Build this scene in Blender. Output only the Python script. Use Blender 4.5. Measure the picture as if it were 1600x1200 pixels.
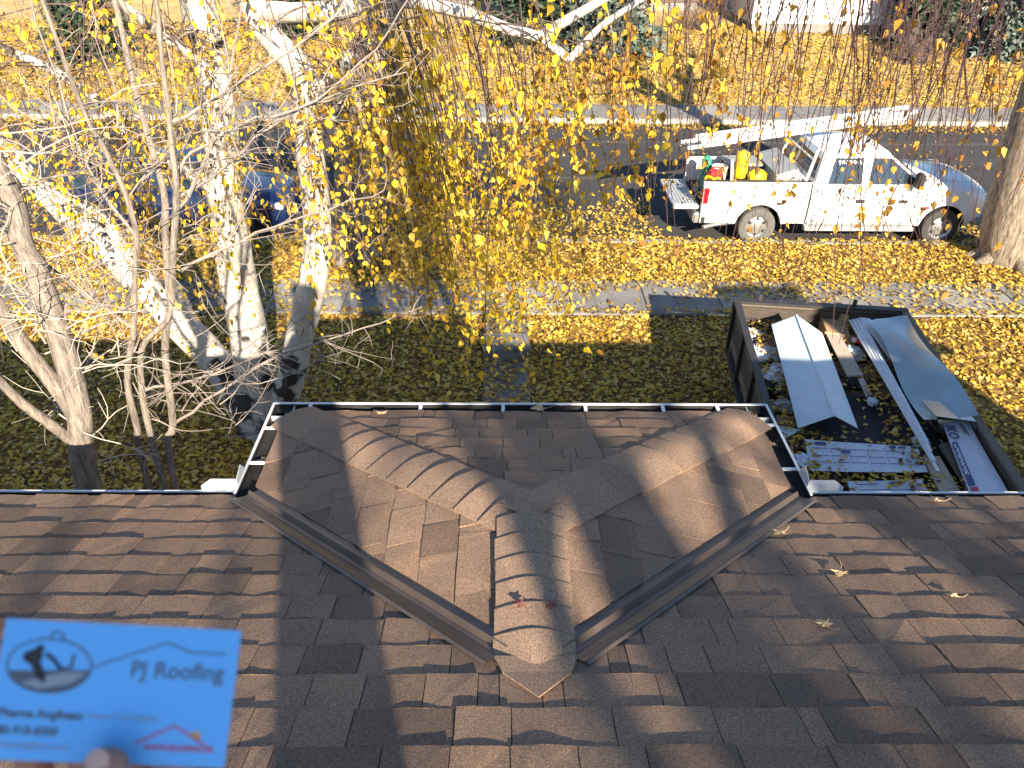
import bpy, bmesh, math, random
import numpy as np
from mathutils import Vector, Matrix

# ------------------------------------------------------------------ clear
for o in list(bpy.data.objects):
    bpy.data.objects.remove(o, do_unlink=True)
scene = bpy.context.scene
COL = scene.collection
R = math.radians

# ------------------------------------------------------------------ camera
cam_d = bpy.data.cameras.new('camera')
cam = bpy.data.objects.new('camera', cam_d)
COL.objects.link(cam)
PITCH, YAW, ROLL, CAMZ = R(32.9), R(0.9), R(0.7), 6.2
fwd = Vector((math.sin(YAW)*math.cos(PITCH), math.cos(YAW)*math.cos(PITCH), -math.sin(PITCH)))
rgt = Vector((math.cos(YAW), -math.sin(YAW), 0))
upv = rgt.cross(fwd)
rgt, upv = rgt*math.cos(ROLL)+upv*math.sin(ROLL), upv*math.cos(ROLL)-rgt*math.sin(ROLL)
CAMROT = Matrix((rgt, upv, -fwd)).transposed()
cam.matrix_world = Matrix.Translation((0, 0, CAMZ)) @ CAMROT.to_4x4()
cam_d.sensor_width = 36.0
cam_d.lens = 36.0*1209/1600
cam_d.clip_start = 0.02
cam_d.clip_end = 2000
cam_d.dof.use_dof = True
cam_d.dof.focus_distance = 5.0
cam_d.dof.aperture_fstop = 10.0
scene.camera = cam

# ------------------------------------------------------------------ world, sun, exposure
SUN_EL, SUN_AZ = R(24.5), R(15.5)         # azimuth: to the right of straight behind the camera
to_sun = Vector((math.sin(SUN_AZ)*math.cos(SUN_EL), -math.cos(SUN_AZ)*math.cos(SUN_EL), math.sin(SUN_EL)))
world = bpy.data.worlds.new('World')
scene.world = world
world.use_nodes = True
wn = world.node_tree.nodes
sky = wn.new('ShaderNodeTexSky')
sky.sky_type = 'NISHITA'
sky.sun_disc = False
sky.sun_elevation = SUN_EL
sky.sun_rotation = math.atan2(to_sun.x, to_sun.y)
sky.air_density = 1.0
sky.dust_density = 0.3
sky.ozone_density = 3.0
bg = wn['Background']
world.node_tree.links.new(sky.outputs[0], bg.inputs[0])
bg.inputs[1].default_value = 0.075
sd = bpy.data.lights.new('sun', 'SUN')
sd.energy = 5.0
sd.angle = R(0.5)
sd.color = (1.0, 0.87, 0.68)
sun = bpy.data.objects.new('sun', sd)
COL.objects.link(sun)
sun.rotation_euler = (-to_sun).to_track_quat('-Z', 'Y').to_euler()
sun.location = (4, -12, 14)
scene.view_settings.view_transform = 'Standard'
scene.view_settings.look = 'None'
scene.view_settings.exposure = 1.55
scene.view_settings.gamma = 1.0
scene.render.engine = 'CYCLES'

# ------------------------------------------------------------------ materials
MATS = {}
def newmat(name):
    m = bpy.data.materials.new(name); m.use_nodes = True
    MATS[name] = m
    nt = m.node_tree
    return m, nt.nodes, nt.links, nt.nodes['Principled BSDF']
def ramp(N, stops, interp='LINEAR'):
    r = N.new('ShaderNodeValToRGB'); r.color_ramp.interpolation = interp
    e = r.color_ramp.elements
    while len(e) < len(stops): e.new(0.5)
    for i, (p, c) in enumerate(stops):
        e[i].position = p; e[i].color = (c[0], c[1], c[2], 1)
    return r
def mat(name, c1, c2=None, rough=0.7, scale=8, metal=0.0, bump=0.0, bscale=None, stretch=(1,1,1), detail=4, coat=0.0, spec=0.5):
    m, N, L, P = newmat(name)
    c2 = c2 or tuple(x*0.75 for x in c1)
    tc = N.new('ShaderNodeNewGeometry')
    mp = N.new('ShaderNodeMapping'); mp.inputs['Scale'].default_value = stretch
    L.new(tc.outputs['Position'], mp.inputs['Vector'])
    nz = N.new('ShaderNodeTexNoise'); nz.inputs['Scale'].default_value = scale; nz.inputs['Detail'].default_value = detail
    L.new(mp.outputs[0], nz.inputs['Vector'])
    r = ramp(N, [(0.3, c1), (0.7, c2)])
    L.new(nz.outputs['Fac'], r.inputs['Fac'])
    L.new(r.outputs['Color'], P.inputs['Base Color'])
    P.inputs['Roughness'].default_value = rough
    P.inputs['Metallic'].default_value = metal
    P.inputs['Coat Weight'].default_value = coat
    P.inputs['Specular IOR Level'].default_value = spec
    if bump:
        nb = N.new('ShaderNodeTexNoise'); nb.inputs['Scale'].default_value = bscale or scale*3; nb.inputs['Detail'].default_value = 3
        L.new(mp.outputs[0], nb.inputs['Vector'])
        b = N.new('ShaderNodeBump'); b.inputs['Strength'].default_value = bump; b.inputs['Distance'].default_value = 0.01
        L.new(nb.outputs['Fac'], b.inputs['Height']); L.new(b.outputs[0], P.inputs['Normal'])
    return m

def shingle_mat(name, stops, gran=230.0):
    m, N, L, P = newmat(name)
    oi = N.new('ShaderNodeObjectInfo')
    geo = N.new('ShaderNodeNewGeometry')
    rt = ramp(N, stops, 'LINEAR')
    # blend of tones: random per shingle plus blotches that run across the lamination
    n1 = N.new('ShaderNodeTexNoise'); n1.inputs['Scale'].default_value = 5.0; n1.inputs['Detail'].default_value = 2
    L.new(geo.outputs['Position'], n1.inputs['Vector'])
    mx = N.new('ShaderNodeMath'); mx.operation = 'MULTIPLY_ADD'
    L.new(n1.outputs['Fac'], mx.inputs[0]); mx.inputs[1].default_value = 0.7
    s = N.new('ShaderNodeMath'); s.operation = 'SUBTRACT'; L.new(oi.outputs['Random'], s.inputs[0]); s.inputs[1].default_value = 0.35
    L.new(s.outputs[0], mx.inputs[2])
    L.new(mx.outputs[0], rt.inputs['Fac'])
    # granules
    g = N.new('ShaderNodeTexNoise'); g.inputs['Scale'].default_value = gran; g.inputs['Detail'].default_value = 2; g.inputs['Roughness'].default_value = 0.8
    L.new(geo.outputs['Position'], g.inputs['Vector'])
    gr = ramp(N, [(0.32, (0.42, 0.42, 0.45)), (0.5, (1, 1, 1)), (0.68, (1.85, 1.75, 1.6))])
    L.new(g.outputs['Fac'], gr.inputs['Fac'])
    mm = N.new('ShaderNodeMix'); mm.data_type = 'RGBA'; mm.blend_type = 'MULTIPLY'; mm.inputs['Factor'].default_value = 1.0
    L.new(rt.outputs['Color'], mm.inputs['A']); L.new(gr.outputs['Color'], mm.inputs['B'])
    L.new(mm.outputs['Result'], P.inputs['Base Color'])
    P.inputs['Roughness'].default_value = 0.85
    b = N.new('ShaderNodeBump'); b.inputs['Strength'].default_value = 0.35; b.inputs['Distance'].default_value = 0.002
    L.new(g.outputs['Fac'], b.inputs['Height']); L.new(b.outputs[0], P.inputs['Normal'])
    return m

def leaf_mat(name, stops, trans=0.35, rough=0.55):
    m, N, L, P = newmat(name)
    geo = N.new('ShaderNodeNewGeometry')
    r = ramp(N, stops)
    L.new(geo.outputs['Random Per Island'], r.inputs['Fac'])
    L.new(r.outputs['Color'], P.inputs['Base Color'])
    P.inputs['Roughness'].default_value = rough
    P.inputs['Specular IOR Level'].default_value = 0.3
    if trans:
        t = N.new('ShaderNodeBsdfTranslucent'); L.new(r.outputs['Color'], t.inputs['Color'])
        mx = N.new('ShaderNodeMixShader'); mx.inputs[0].default_value = trans
        L.new(P.outputs[0], mx.inputs[1]); L.new(t.outputs[0], mx.inputs[2])
        L.new(mx.outputs[0], N['Material Output'].inputs['Surface'])
    return m

def birch_mat():
    m, N, L, P = newmat('birch_bark')
    geo = N.new('ShaderNodeNewGeometry')
    mp = N.new('ShaderNodeMapping'); mp.inputs['Scale'].default_value = (3.5, 3.5, 26)
    L.new(geo.outputs['Position'], mp.inputs['Vector'])
    n1 = N.new('ShaderNodeTexNoise'); n1.inputs['Scale'].default_value = 1.6; n1.inputs['Detail'].default_value = 5; n1.inputs['Roughness'].default_value = 0.65
    L.new(mp.outputs[0], n1.inputs['Vector'])
    n2 = N.new('ShaderNodeTexNoise'); n2.inputs['Scale'].default_value = 3.0; n2.inputs['Detail'].default_value = 5
    L.new(geo.outputs['Position'], n2.inputs['Vector'])
    sep = N.new('ShaderNodeSeparateXYZ'); L.new(geo.outputs['Position'], sep.inputs[0])
    # old rough dark bark low on the trunk
    mr = N.new('ShaderNodeMapRange'); mr.inputs['From Min'].default_value = 0.0; mr.inputs['From Max'].default_value = 1.5
    mr.inputs['To Min'].default_value = 0.16; mr.inputs['To Max'].default_value = 0.0
    L.new(sep.outputs['Z'], mr.inputs['Value'])
    a = N.new('ShaderNodeMath'); a.operation = 'ADD'; L.new(n2.outputs['Fac'], a.inputs[0]); L.new(mr.outputs[0], a.inputs[1])
    r1 = ramp(N, [(0.585, (0, 0, 0)), (0.66, (1, 1, 1))]); L.new(a.outputs[0], r1.inputs['Fac'])
    r2 = ramp(N, [(0.625, (0, 0, 0)), (0.69, (1, 1, 1))]); L.new(n1.outputs['Fac'], r2.inputs['Fac'])
    mxm = N.new('ShaderNodeMath'); mxm.operation = 'MAXIMUM'; L.new(r1.outputs['Color'], mxm.inputs[0]); L.new(r2.outputs['Color'], mxm.inputs[1])
    base = ramp(N, [(0.35, (0.43, 0.39, 0.335)), (0.62, (0.70, 0.665, 0.60))]); L.new(n2.outputs['Fac'], base.inputs['Fac'])
    mm = N.new('ShaderNodeMix'); mm.data_type = 'RGBA'
    L.new(mxm.outputs[0], mm.inputs['Factor']); L.new(base.outputs['Color'], mm.inputs['A']); mm.inputs['B'].default_value = (0.035, 0.03, 0.028, 1)
    L.new(mm.outputs['Result'], P.inputs['Base Color']); P.inputs['Roughness'].default_value = 0.7
    b = N.new('ShaderNodeBump'); b.inputs['Strength'].default_value = 0.6; b.inputs['Distance'].default_value = 0.012
    L.new(n1.outputs['Fac'], b.inputs['Height']); L.new(b.outputs[0], P.inputs['Normal'])
    return m

def bark_mat(name, c1, c2, sc=9.0):
    m, N, L, P = newmat(name)
    geo = N.new('ShaderNodeNewGeometry')
    mp = N.new('ShaderNodeMapping'); mp.inputs['Scale'].default_value = (sc, sc, sc*0.16)
    L.new(geo.outputs['Position'], mp.inputs['Vector'])
    n1 = N.new('ShaderNodeTexNoise'); n1.inputs['Scale'].default_value = 1.5; n1.inputs['Detail'].default_value = 6; n1.inputs['Roughness'].default_value = 0.7
    L.new(mp.outputs[0], n1.inputs['Vector'])
    r = ramp(N, [(0.35, c2), (0.62, c1)]); L.new(n1.outputs['Fac'], r.inputs['Fac'])
    L.new(r.outputs['Color'], P.inputs['Base Color']); P.inputs['Roughness'].default_value = 0.9
    b = N.new('ShaderNodeBump'); b.inputs['Strength'].default_value = 0.9; b.inputs['Distance'].default_value = 0.03
    L.new(n1.outputs['Fac'], b.inputs['Height']); L.new(b.outputs[0], P.inputs['Normal'])
    return m

def glass_mat(name, col=(0.02, 0.03, 0.04)):
    m, N, L, P = newmat(name)
    P.inputs['Base Color'].default_value = (*col, 1); P.inputs['Roughness'].default_value = 0.05
    P.inputs['Specular IOR Level'].default_value = 0.9
    return m

SH = [(0.0, (0.140, 0.093, 0.067)), (0.25, (0.190, 0.123, 0.084)), (0.55, (0.265, 0.172, 0.114)), (0.8, (0.215, 0.143, 0.100)), (1.0, (0.31, 0.190, 0.118))]
shingle_mat('shingle', SH)
shingle_mat('cap_shingle', [(0.0, (0.25, 0.165, 0.112)), (0.5, (0.31, 0.205, 0.138)), (1.0, (0.275, 0.185, 0.126))])
mat('roof_deck', (0.05, 0.042, 0.04), (0.03, 0.026, 0.025), 0.95)
mat('valley_metal', (0.17, 0.13, 0.11), (0.11, 0.085, 0.074), 0.33, 6, metal=0.45, bump=0.25, bscale=9)
mat('white_metal', (0.80, 0.81, 0.80), (0.74, 0.75, 0.75), 0.4, 6)
mat('gutter_dark', (0.03, 0.028, 0.027), (0.015, 0.014, 0.014), 0.7, 12)
mat('stucco', (0.55, 0.52, 0.46), (0.48, 0.45, 0.40), 0.9, 20, bump=0.4)
mat('concrete', (0.33, 0.315, 0.29), (0.24, 0.23, 0.215), 0.9, 3.0, bump=0.25, bscale=60)
mat('old_concrete', (0.24, 0.23, 0.22), (0.16, 0.155, 0.15), 0.9, 3.0, bump=0.3, bscale=60)
mat('asphalt', (0.050, 0.049, 0.050), (0.032, 0.031, 0.034), 0.9, 0.8, bump=0.35, bscale=90, stretch=(0.35, 1.6, 1))
mat('lawn_leafy', (0.30, 0.155, 0.035), (0.16, 0.085, 0.025), 0.95, 6, bump=0.8, bscale=40)
mat('lawn_far', (0.46, 0.33, 0.13), (0.29, 0.20, 0.075), 0.95, 1.2, bump=0.6, bscale=14, detail=8)
mat('soil', (0.06, 0.05, 0.035), None, 0.95, 2)
LIT = [(0.0, (0.055, 0.035, 0.012)), (0.16, (0.22, 0.11, 0.025)), (0.42, (0.47, 0.30, 0.04)), (0.7, (0.64, 0.44, 0.045)), (0.88, (0.62, 0.45, 0.18)), (1.0, (0.68, 0.46, 0.07))]
leaf_mat('litter', LIT, 0.12, 0.7)
leaf_mat('birch_leaf', [(0.0, (0.24, 0.11, 0.02)), (0.12, (0.46, 0.25, 0.03)), (0.35, (0.64, 0.42, 0.03)), (0.75, (0.76, 0.56, 0.03)), (1.0, (0.78, 0.60, 0.12))], 0.35)
leaf_mat('birch_leaf_brown', [(0.0, (0.30, 0.14, 0.03)), (0.5, (0.55, 0.30, 0.04)), (1.0, (0.66, 0.42, 0.06))], 0.35)
birch_mat()
mat('birch_twig', (0.15, 0.105, 0.09), (0.10, 0.065, 0.06), 0.8, 3)
mat('red_twig', (0.17, 0.095, 0.095), (0.11, 0.06, 0.065), 0.8, 3)
bark_mat('grey_bark', (0.36, 0.305, 0.25), (0.13, 0.105, 0.09), 26)
mat('grey_twig', (0.30, 0.255, 0.22), (0.20, 0.165, 0.145), 0.85, 4)
mat('pale_twig', (0.47, 0.42, 0.355), (0.34, 0.295, 0.25), 0.85, 4)
bark_mat('elm_bark', (0.34, 0.275, 0.205), (0.07, 0.055, 0.04), 15)
leaf_mat('needle', [(0.0, (0.035, 0.055, 0.042)), (0.5, (0.09, 0.125, 0.105)), (1.0, (0.17, 0.21, 0.185))], 0.0)
leaf_mat('dark_needle', [(0.0, (0.012, 0.022, 0.014)), (0.6, (0.03, 0.05, 0.03)), (1.0, (0.06, 0.085, 0.05))], 0.0)
mat('truck_white', (0.82, 0.83, 0.83), (0.80, 0.81, 0.81), 0.28, 1, coat=0.6)
mat('blue_paint', (0.008, 0.022, 0.085), (0.007, 0.02, 0.075), 0.25, 1, coat=0.8)
glass_mat('glass'); glass_mat('glass_blue', (0.012, 0.03, 0.05))
mat('road_seal', (0.078, 0.075, 0.074), (0.058, 0.056, 0.057), 0.9, 2)
mat('tyre', (0.05, 0.05, 0.05), (0.035, 0.035, 0.035), 0.85, 20)
mat('tyre_dusty', (0.12, 0.117, 0.11), (0.08, 0.078, 0.075), 0.9, 20)
mat('black_plastic', (0.022, 0.022, 0.022), (0.016, 0.016, 0.016), 0.6, 6)
mat('steel', (0.55, 0.55, 0.55), (0.42, 0.42, 0.42), 0.35, 8, metal=0.8)
mat('aluminium', (0.78, 0.78, 0.78), (0.66, 0.66, 0.66), 0.38, 8, metal=0.5)
mat('grey_trim', (0.34, 0.35, 0.345), (0.27, 0.28, 0.28), 0.5, 6)
mat('red_lens', (0.55, 0.012, 0.018), (0.42, 0.008, 0.012), 0.2, 6)
mat('orange_lens', (0.85, 0.22, 0.01), (0.75, 0.18, 0.01), 0.25, 6)
mat('clear_lens', (0.7, 0.72, 0.74), (0.6, 0.62, 0.65), 0.15, 6)
mat('yellow_plastic', (0.82, 0.62, 0.01), (0.72, 0.52, 0.01), 0.45, 8)
mat('red_plastic', (0.52, 0.03, 0.02), (0.42, 0.02, 0.015), 0.45, 8)
mat('green_plastic', (0.03, 0.30, 0.20), (0.02, 0.22, 0.15), 0.5, 8)
mat('white_plastic', (0.70, 0.68, 0.62), (0.60, 0.57, 0.5), 0.5, 6)
mat('blue_sheet', (0.63, 0.73, 0.76), (0.56, 0.66, 0.70), 0.38, 5, spec=0.5)
mat('galvanised', (0.50, 0.56, 0.56), (0.36, 0.43, 0.44), 0.22, 3, metal=0.75)
mat('wrapper', (0.70, 0.74, 0.80), (0.60, 0.65, 0.74), 0.5, 18, bump=0.5, bscale=30)
mat('print_blue', (0.05, 0.09, 0.22), (0.04, 0.07, 0.17), 0.5, 8)
mat('print_black', (0.02, 0.02, 0.022), (0.015, 0.015, 0.016), 0.5, 8)
mat('cardboard', (0.46, 0.30, 0.16), (0.38, 0.24, 0.13), 0.85, 8, bump=0.2)
mat('pale_board', (0.48, 0.40, 0.32), (0.40, 0.33, 0.26), 0.85, 8, stretch=(6, 0.6, 1))
mat('felt', (0.028, 0.028, 0.032), (0.016, 0.016, 0.018), 0.85, 6, bump=0.5, bscale=30)
mat('dark_wood', (0.085, 0.068, 0.055), (0.045, 0.036, 0.03), 0.85, 6, stretch=(1, 1, 6), bump=0.4)
mat('weathered_wood', (0.20, 0.165, 0.13), (0.11, 0.09, 0.07), 0.88, 8, stretch=(8, 0.8, 8), bump=0.4)
mat('black_steel', (0.025, 0.025, 0.027), (0.04, 0.037, 0.035), 0.55, 6)
mat('plastic_white', (0.75, 0.76, 0.76), (0.6, 0.62, 0.64), 0.35, 10, bump=0.6, bscale=22)
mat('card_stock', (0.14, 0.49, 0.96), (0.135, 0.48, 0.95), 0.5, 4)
mat('ink_grey', (0.10, 0.12, 0.16), (0.09, 0.11, 0.15), 0.5, 4)
mat('ink_light', (0.30, 0.34, 0.40), (0.28, 0.32, 0.38), 0.5, 4)
mat('ink_red', (0.55, 0.05, 0.12), (0.5, 0.045, 0.10), 0.5, 4)
mat('ink_orange', (0.72, 0.33, 0.10), (0.68, 0.30, 0.09), 0.5, 4)
m_, N_, L_, P_ = newmat('skin')
P_.inputs['Base Color'].default_value = (0.42, 0.21, 0.15, 1); P_.inputs['Roughness'].default_value = 0.5
P_.inputs['Subsurface Weight'].default_value = 0.1; P_.inputs['Subsurface Radius'].default_value = (0.004, 0.002, 0.001)
mat('sleeve', (0.04, 0.045, 0.06), (0.03, 0.033, 0.045), 0.9, 30)
mat('siding_white', (0.72, 0.73, 0.73), (0.66, 0.67, 0.68), 0.6, 2)
mat('siding_brown', (0.10, 0.07, 0.05), (0.075, 0.052, 0.038), 0.7, 2)
mat('far_roof', (0.07, 0.062, 0.058), (0.05, 0.045, 0.042), 0.9, 4)
mat('dry_leaf', (0.60, 0.45, 0.24), (0.48, 0.33, 0.15), 0.7, 60)
mat('red_leaf', (0.20, 0.07, 0.05), (0.14, 0.05, 0.04), 0.7, 60)

# ------------------------------------------------------------------ mesh helpers
class MB:
    def __init__(s): s.v = []; s.f = []
    def add(s, vs, fs):
        b = len(s.v); s.v += [tuple(p) for p in vs]; s.f += [tuple(i+b for i in f) for f in fs]
    def box(s, lo, hi):
        x0, y0, z0 = lo; x1, y1, z1 = hi
        s.add([(x0,y0,z0),(x1,y0,z0),(x1,y1,z0),(x0,y1,z0),(x0,y0,z1),(x1,y0,z1),(x1,y1,z1),(x0,y1,z1)],
              [(0,3,2,1),(4,5,6,7),(0,1,5,4),(1,2,6,5),(2,3,7,6),(3,0,4,7)])
        return s
    def obox(s, c, ax, ay, az, hx, hy, hz):      # oriented box
        c = Vector(c); ax = Vector(ax).normalized()*hx; ay = Vector(ay).normalized()*hy; az = Vector(az).normalized()*hz
        P = [c+ax*i+ay*j+az*k for k in (-1,1) for (i,j) in ((-1,-1),(1,-1),(1,1),(-1,1))]
        s.add(P, [(0,3,2,1),(4,5,6,7),(0,1,5,4),(1,2,6,5),(2,3,7,6),(3,0,4,7)])
        return s
    def bar(s, a, b, w, h=None, up=(0,0,1)):
        a = Vector(a); b = Vector(b); d = b-a; u = Vector(up)
        if abs(d.normalized().dot(u)) > 0.98: u = Vector((0,1,0))
        x = d.cross(u).normalized(); z = x.cross(d).normalized()
        return s.obox((a+b)/2, d, x, z, d.length/2, w/2, (h or w)/2)
    def prism(s, poly, ext):
        n = len(poly); e = Vector(ext); P = [Vector(p) for p in poly]
        s.add(P+[p+e for p in P], [tuple(range(n-1,-1,-1)), tuple(range(n, 2*n))]+[(i,(i+1)%n,n+(i+1)%n,n+i) for i in range(n)])
        return s
    def tube(s, pts, rads, n=6, cap=True, wob=0.0, rng=None):
        pts = [Vector(p) for p in pts]
        if not hasattr(rads, '__len__'): rads = [rads]*len(pts)
        base = len(s.v); t0 = (pts[1]-pts[0]).normalized()
        ref = Vector((0,0,1)) if abs(t0.z) < 0.9 else Vector((1,0,0))
        x = t0.cross(ref).normalized()
        for i, p in enumerate(pts):
            t = (pts[min(i+1,len(pts)-1)]-pts[max(i-1,0)])
            t = t.normalized() if t.length > 1e-9 else t0
            x = (x-t*x.dot(t)).normalized(); y = t.cross(x)
            for k in range(n):
                a = 2*math.pi*k/n
                r = rads[i]*(1+(rng.uniform(-wob,wob) if wob else 0))
                s.v.append(tuple(p+(x*math.cos(a)+y*math.sin(a))*r))
        for i in range(len(pts)-1):
            for k in range(n):
                a = base+i*n+k; b = base+i*n+(k+1)%n
                s.f.append((a, b, b+n, a+n))
        if cap:
            s.f.append(tuple(base+k for k in range(n-1,-1,-1)))
            e = base+(len(pts)-1)*n
            s.f.append(tuple(e+k for k in range(n)))
        return s
    def loft(s, rings, closed=True, caps=True):
        n = len(rings[0]); base = len(s.v)
        for r in rings: s.v += [tuple(p) for p in r]
        for i in range(len(rings)-1):
            for k in range(n if closed else n-1):
                a = base+i*n+k; b = base+i*n+(k+1)%n
                s.f.append((a, b, b+n, a+n))
        if caps:
            s.f.append(tuple(base+k for k in range(n-1,-1,-1)))
            e = base+(len(rings)-1)*n
            s.f.append(tuple(e+k for k in range(n)))
        return s
    def lathe(s, prof, c, axis, n=28):           # prof: list of (radius, along axis)
        c = Vector(c); ax = Vector(axis).normalized()
        ref = Vector((0,0,1)) if abs(ax.z) < 0.9 else Vector((1,0,0))
        x = ax.cross(ref).normalized(); y = ax.cross(x)
        rings = []
        for k in range(n):
            a = 2*math.pi*k/n; d = x*math.cos(a)+y*math.sin(a)
            rings.append([c+d*r+ax*h for r, h in prof])
        m = len(prof); base = len(s.v)
        for r in rings: s.v += [tuple(p) for p in r]
        for k in range(n):
            for j in range(m-1):
                a = base+k*m+j; b = base+((k+1)%n)*m+j
                s.f.append((a, b, b+1, a+1))
        return s
    def build(s, name, material, parent=None, smooth=0, bevel=0.0, base=None):
        me = bpy.data.meshes.new(name)
        off = Vector(base) if base else (wloc(parent) if parent else Vector((0,0,0)))
        me.from_pydata([(p[0]-off.x, p[1]-off.y, p[2]-off.z) for p in s.v], [], s.f)
        me.update()
        bm = bmesh.new(); bm.from_mesh(me)
        bmesh.ops.recalc_face_normals(bm, faces=bm.faces)
        if bevel:
            bmesh.ops.bevel(bm, geom=[e for e in bm.edges if e.calc_face_angle(0) > R(30)], offset=bevel, segments=2, affect='EDGES', clamp_overlap=True)
        if smooth:
            for f in bm.faces: f.smooth = True
            for e in bm.edges:
                if e.calc_face_angle(0) > R(smooth): e.smooth = False
        bm.to_mesh(me); bm.free()
        me.materials.append(MATS[material])
        o = bpy.data.objects.new(name, me); COL.objects.link(o)
        if parent: o.parent = parent
        elif base: o.location = base
        return o
def wloc(o):
    p = Vector((0,0,0))
    while o: p += Vector(o.location); o = o.parent
    return p
def tag(o, label, cat, group=None):
    o['label'] = label; o['category'] = cat
    if group: o['group'] = group
    return o
def struct(o): o['kind'] = 'structure'; return o
def stuff(o): o['kind'] = 'stuff'; return o
def thing(name, label, cat, loc=(0,0,0), group=None):
    o = bpy.data.objects.new(name, None); COL.objects.link(o); o.location = loc; o.empty_display_size = 0.2
    return tag(o, label, cat, group)

def leaf_mesh(name, C, size, material, nrm=None, parent=None, flat=0.35, seed=1, elong=1.25, hang=None):
    """many small folded diamond leaves in one mesh. C: Nx3 centres"""
    rs = np.random.RandomState(seed); n = len(C)
    if n == 0: return None
    C = np.asarray(C, float)
    a = rs.uniform(0, 2*np.pi, n)
    nz = np.stack([rs.normal(0, flat, n), rs.normal(0, flat, n), np.ones(n)], 1) if nrm is None else nrm
    nz /= np.linalg.norm(nz, axis=1)[:, None]
    d = np.stack([np.cos(a), np.sin(a), rs.normal(0, .2, n)], 1) if hang is None else hang
    x = d-(d*nz).sum(1)[:, None]*nz; x /= np.linalg.norm(x, axis=1)[:, None]+1e-9
    y = np.cross(nz, x)
    s = (size*rs.uniform(0.5, 1.35, n))[:, None]
    fold = nz*s*rs.uniform(-0.18, 0.22, n)[:, None]
    j = lambda: (rs.uniform(.8, 1.2, n))[:, None]
    curl = nz*s*rs.uniform(-0.16, 0.10, n)[:, None]
    V = np.stack([C-x*s*.5*elong, C+y*s*.40*j()-x*s*.30*j()+fold, C+y*s*.30*j()+x*s*.10+fold*.7, C+x*s*.55*elong*j()+curl,
                  C-y*s*.30*j()+x*s*.10+fold*.7, C-y*s*.40*j()-x*s*.30*j()+fold], 1).reshape(-1, 3)
    off = np.array(wloc(parent)) if parent else np.zeros(3)
    me = bpy.data.meshes.new(name)
    me.vertices.add(6*n); me.vertices.foreach_set('co', (V-off).astype(np.float32).ravel())
    me.loops.add(12*n); b = (np.arange(n)*6)[:, None]
    me.loops.foreach_set('vertex_index', (b+np.array([[0,1,5, 1,2,5, 2,4,5, 2,3,4]])).astype(np.int32).ravel())
    me.polygons.add(4*n); me.polygons.foreach_set('loop_start', (np.arange(4*n)*3).astype(np.int32))
    me.update(calc_edges=True); me.validate()
    me.materials.append(MATS[material])
    o = bpy.data.objects.new(name, me); COL.objects.link(o)
    if parent: o.parent = parent
    return o

def vnoise(x, seed=0):
    i = math.floor(x); f = x-i; f = f*f*(3-2*f)
    h = lambda k: (math.sin((k+seed*17.3)*127.1)*43758.5453) % 1.0
    return h(i)*(1-f)+h(i+1)*f

# ================================================================== SETTING
KY0, KY1 = 14.95, 15.12          # near kerb
FY0, FY1 = 24.85, 26.75          # far kerb and walk
RZ = -0.12                       # road level
def sheet(name, x0, x1, y0, y1, z, m, nx=1, ny=1, zf=None):
    mb = MB()
    vs = []; fs = []
    for j in range(ny+1):
        for i in range(nx+1):
            x = x0+(x1-x0)*i/nx; y = y0+(y1-y0)*j/ny
            vs.append((x, y, zf(x, y) if zf else z))
    for j in range(ny):
        for i in range(nx):
            a = j*(nx+1)+i; fs.append((a, a+1, a+nx+2, a+nx+1))
    mb.add(vs, fs)
    return struct(mb.build(name, m))
sheet('ground', -600, 600, -600, 900, -0.6, 'soil')
def lawn_z(x, y): return 0.03*(vnoise(x*.7+3, 1)+vnoise(y*.8, 2)-1)
sheet('lawn', -40, 40, -30, KY0, 0, 'lawn_leafy', 60, 40, lawn_z)
sheet('road', -70, 70, KY1-0.02, FY0+0.05, RZ, 'asphalt')
def far_z(x, y):
    t = max(0.0, y-FY1)
    return 0.02+0.10*min(t, 13)+0.02*max(0, min(t-13, 30))+0.12*(vnoise(x*.12, 3)-.5)*min(1, t/3)
sheet('far_lawn', -70, 70, FY1-0.05, 110, 0, 'lawn_far', 70, 60, far_z)
# worn patch strips on the road
for (x0, x1, y0, y1) in ((-8, 4.4, 19.3, 19.7), (-2, 30, 22.6, 23.0), (-30, 2.5, 23.9, 24.1)):
    mb = MB(); n = 24
    top = []; bot = []
    for i in range(n+1):
        x = x0+(x1-x0)*i/n
        bot.append((x, y0+0.12*vnoise(x*2, 5), RZ+0.004)); top.append((x, y1-0.12*vnoise(x*1.7, 8), RZ+0.004))
    mb.add(bot+top, [(i, i+1, n+2+i, n+1+i) for i in range(n)])
    struct(mb.build('road_patch', 'road_seal'))
rng = random.Random(5)
# near kerb, in cast lengths
kerb = struct(MB().box((-40, KY0, -0.3), (40, KY1, -0.05)).build('kerb', 'old_concrete'))
x = -13.0
while x < 14:
    MB().box((x+0.006, KY0-0.004, -0.06), (x+1.494, KY1+0.004, 0.022+rng.uniform(-.005,.005))).build('kerb_stone', 'concrete', kerb, bevel=0.015)
    x += 1.5
# near pavement slabs
walk = struct(MB().box((-40, 11.72, -0.2), (40, 13.08, 0.0)).build('pavement', 'soil'))
x = -12.0; k = 0
while x < 14:
    w = 1.32
    zz = 0.045+rng.uniform(-.006, .006)
    MB().box((x+0.008, 11.74+rng.uniform(-.01,.01), 0.0), (x+w-0.008, 13.06, zz)).build('slab', 'old_concrete' if k % 3 else 'concrete', walk, bevel=0.01)
    x += w; k += 1
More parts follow.
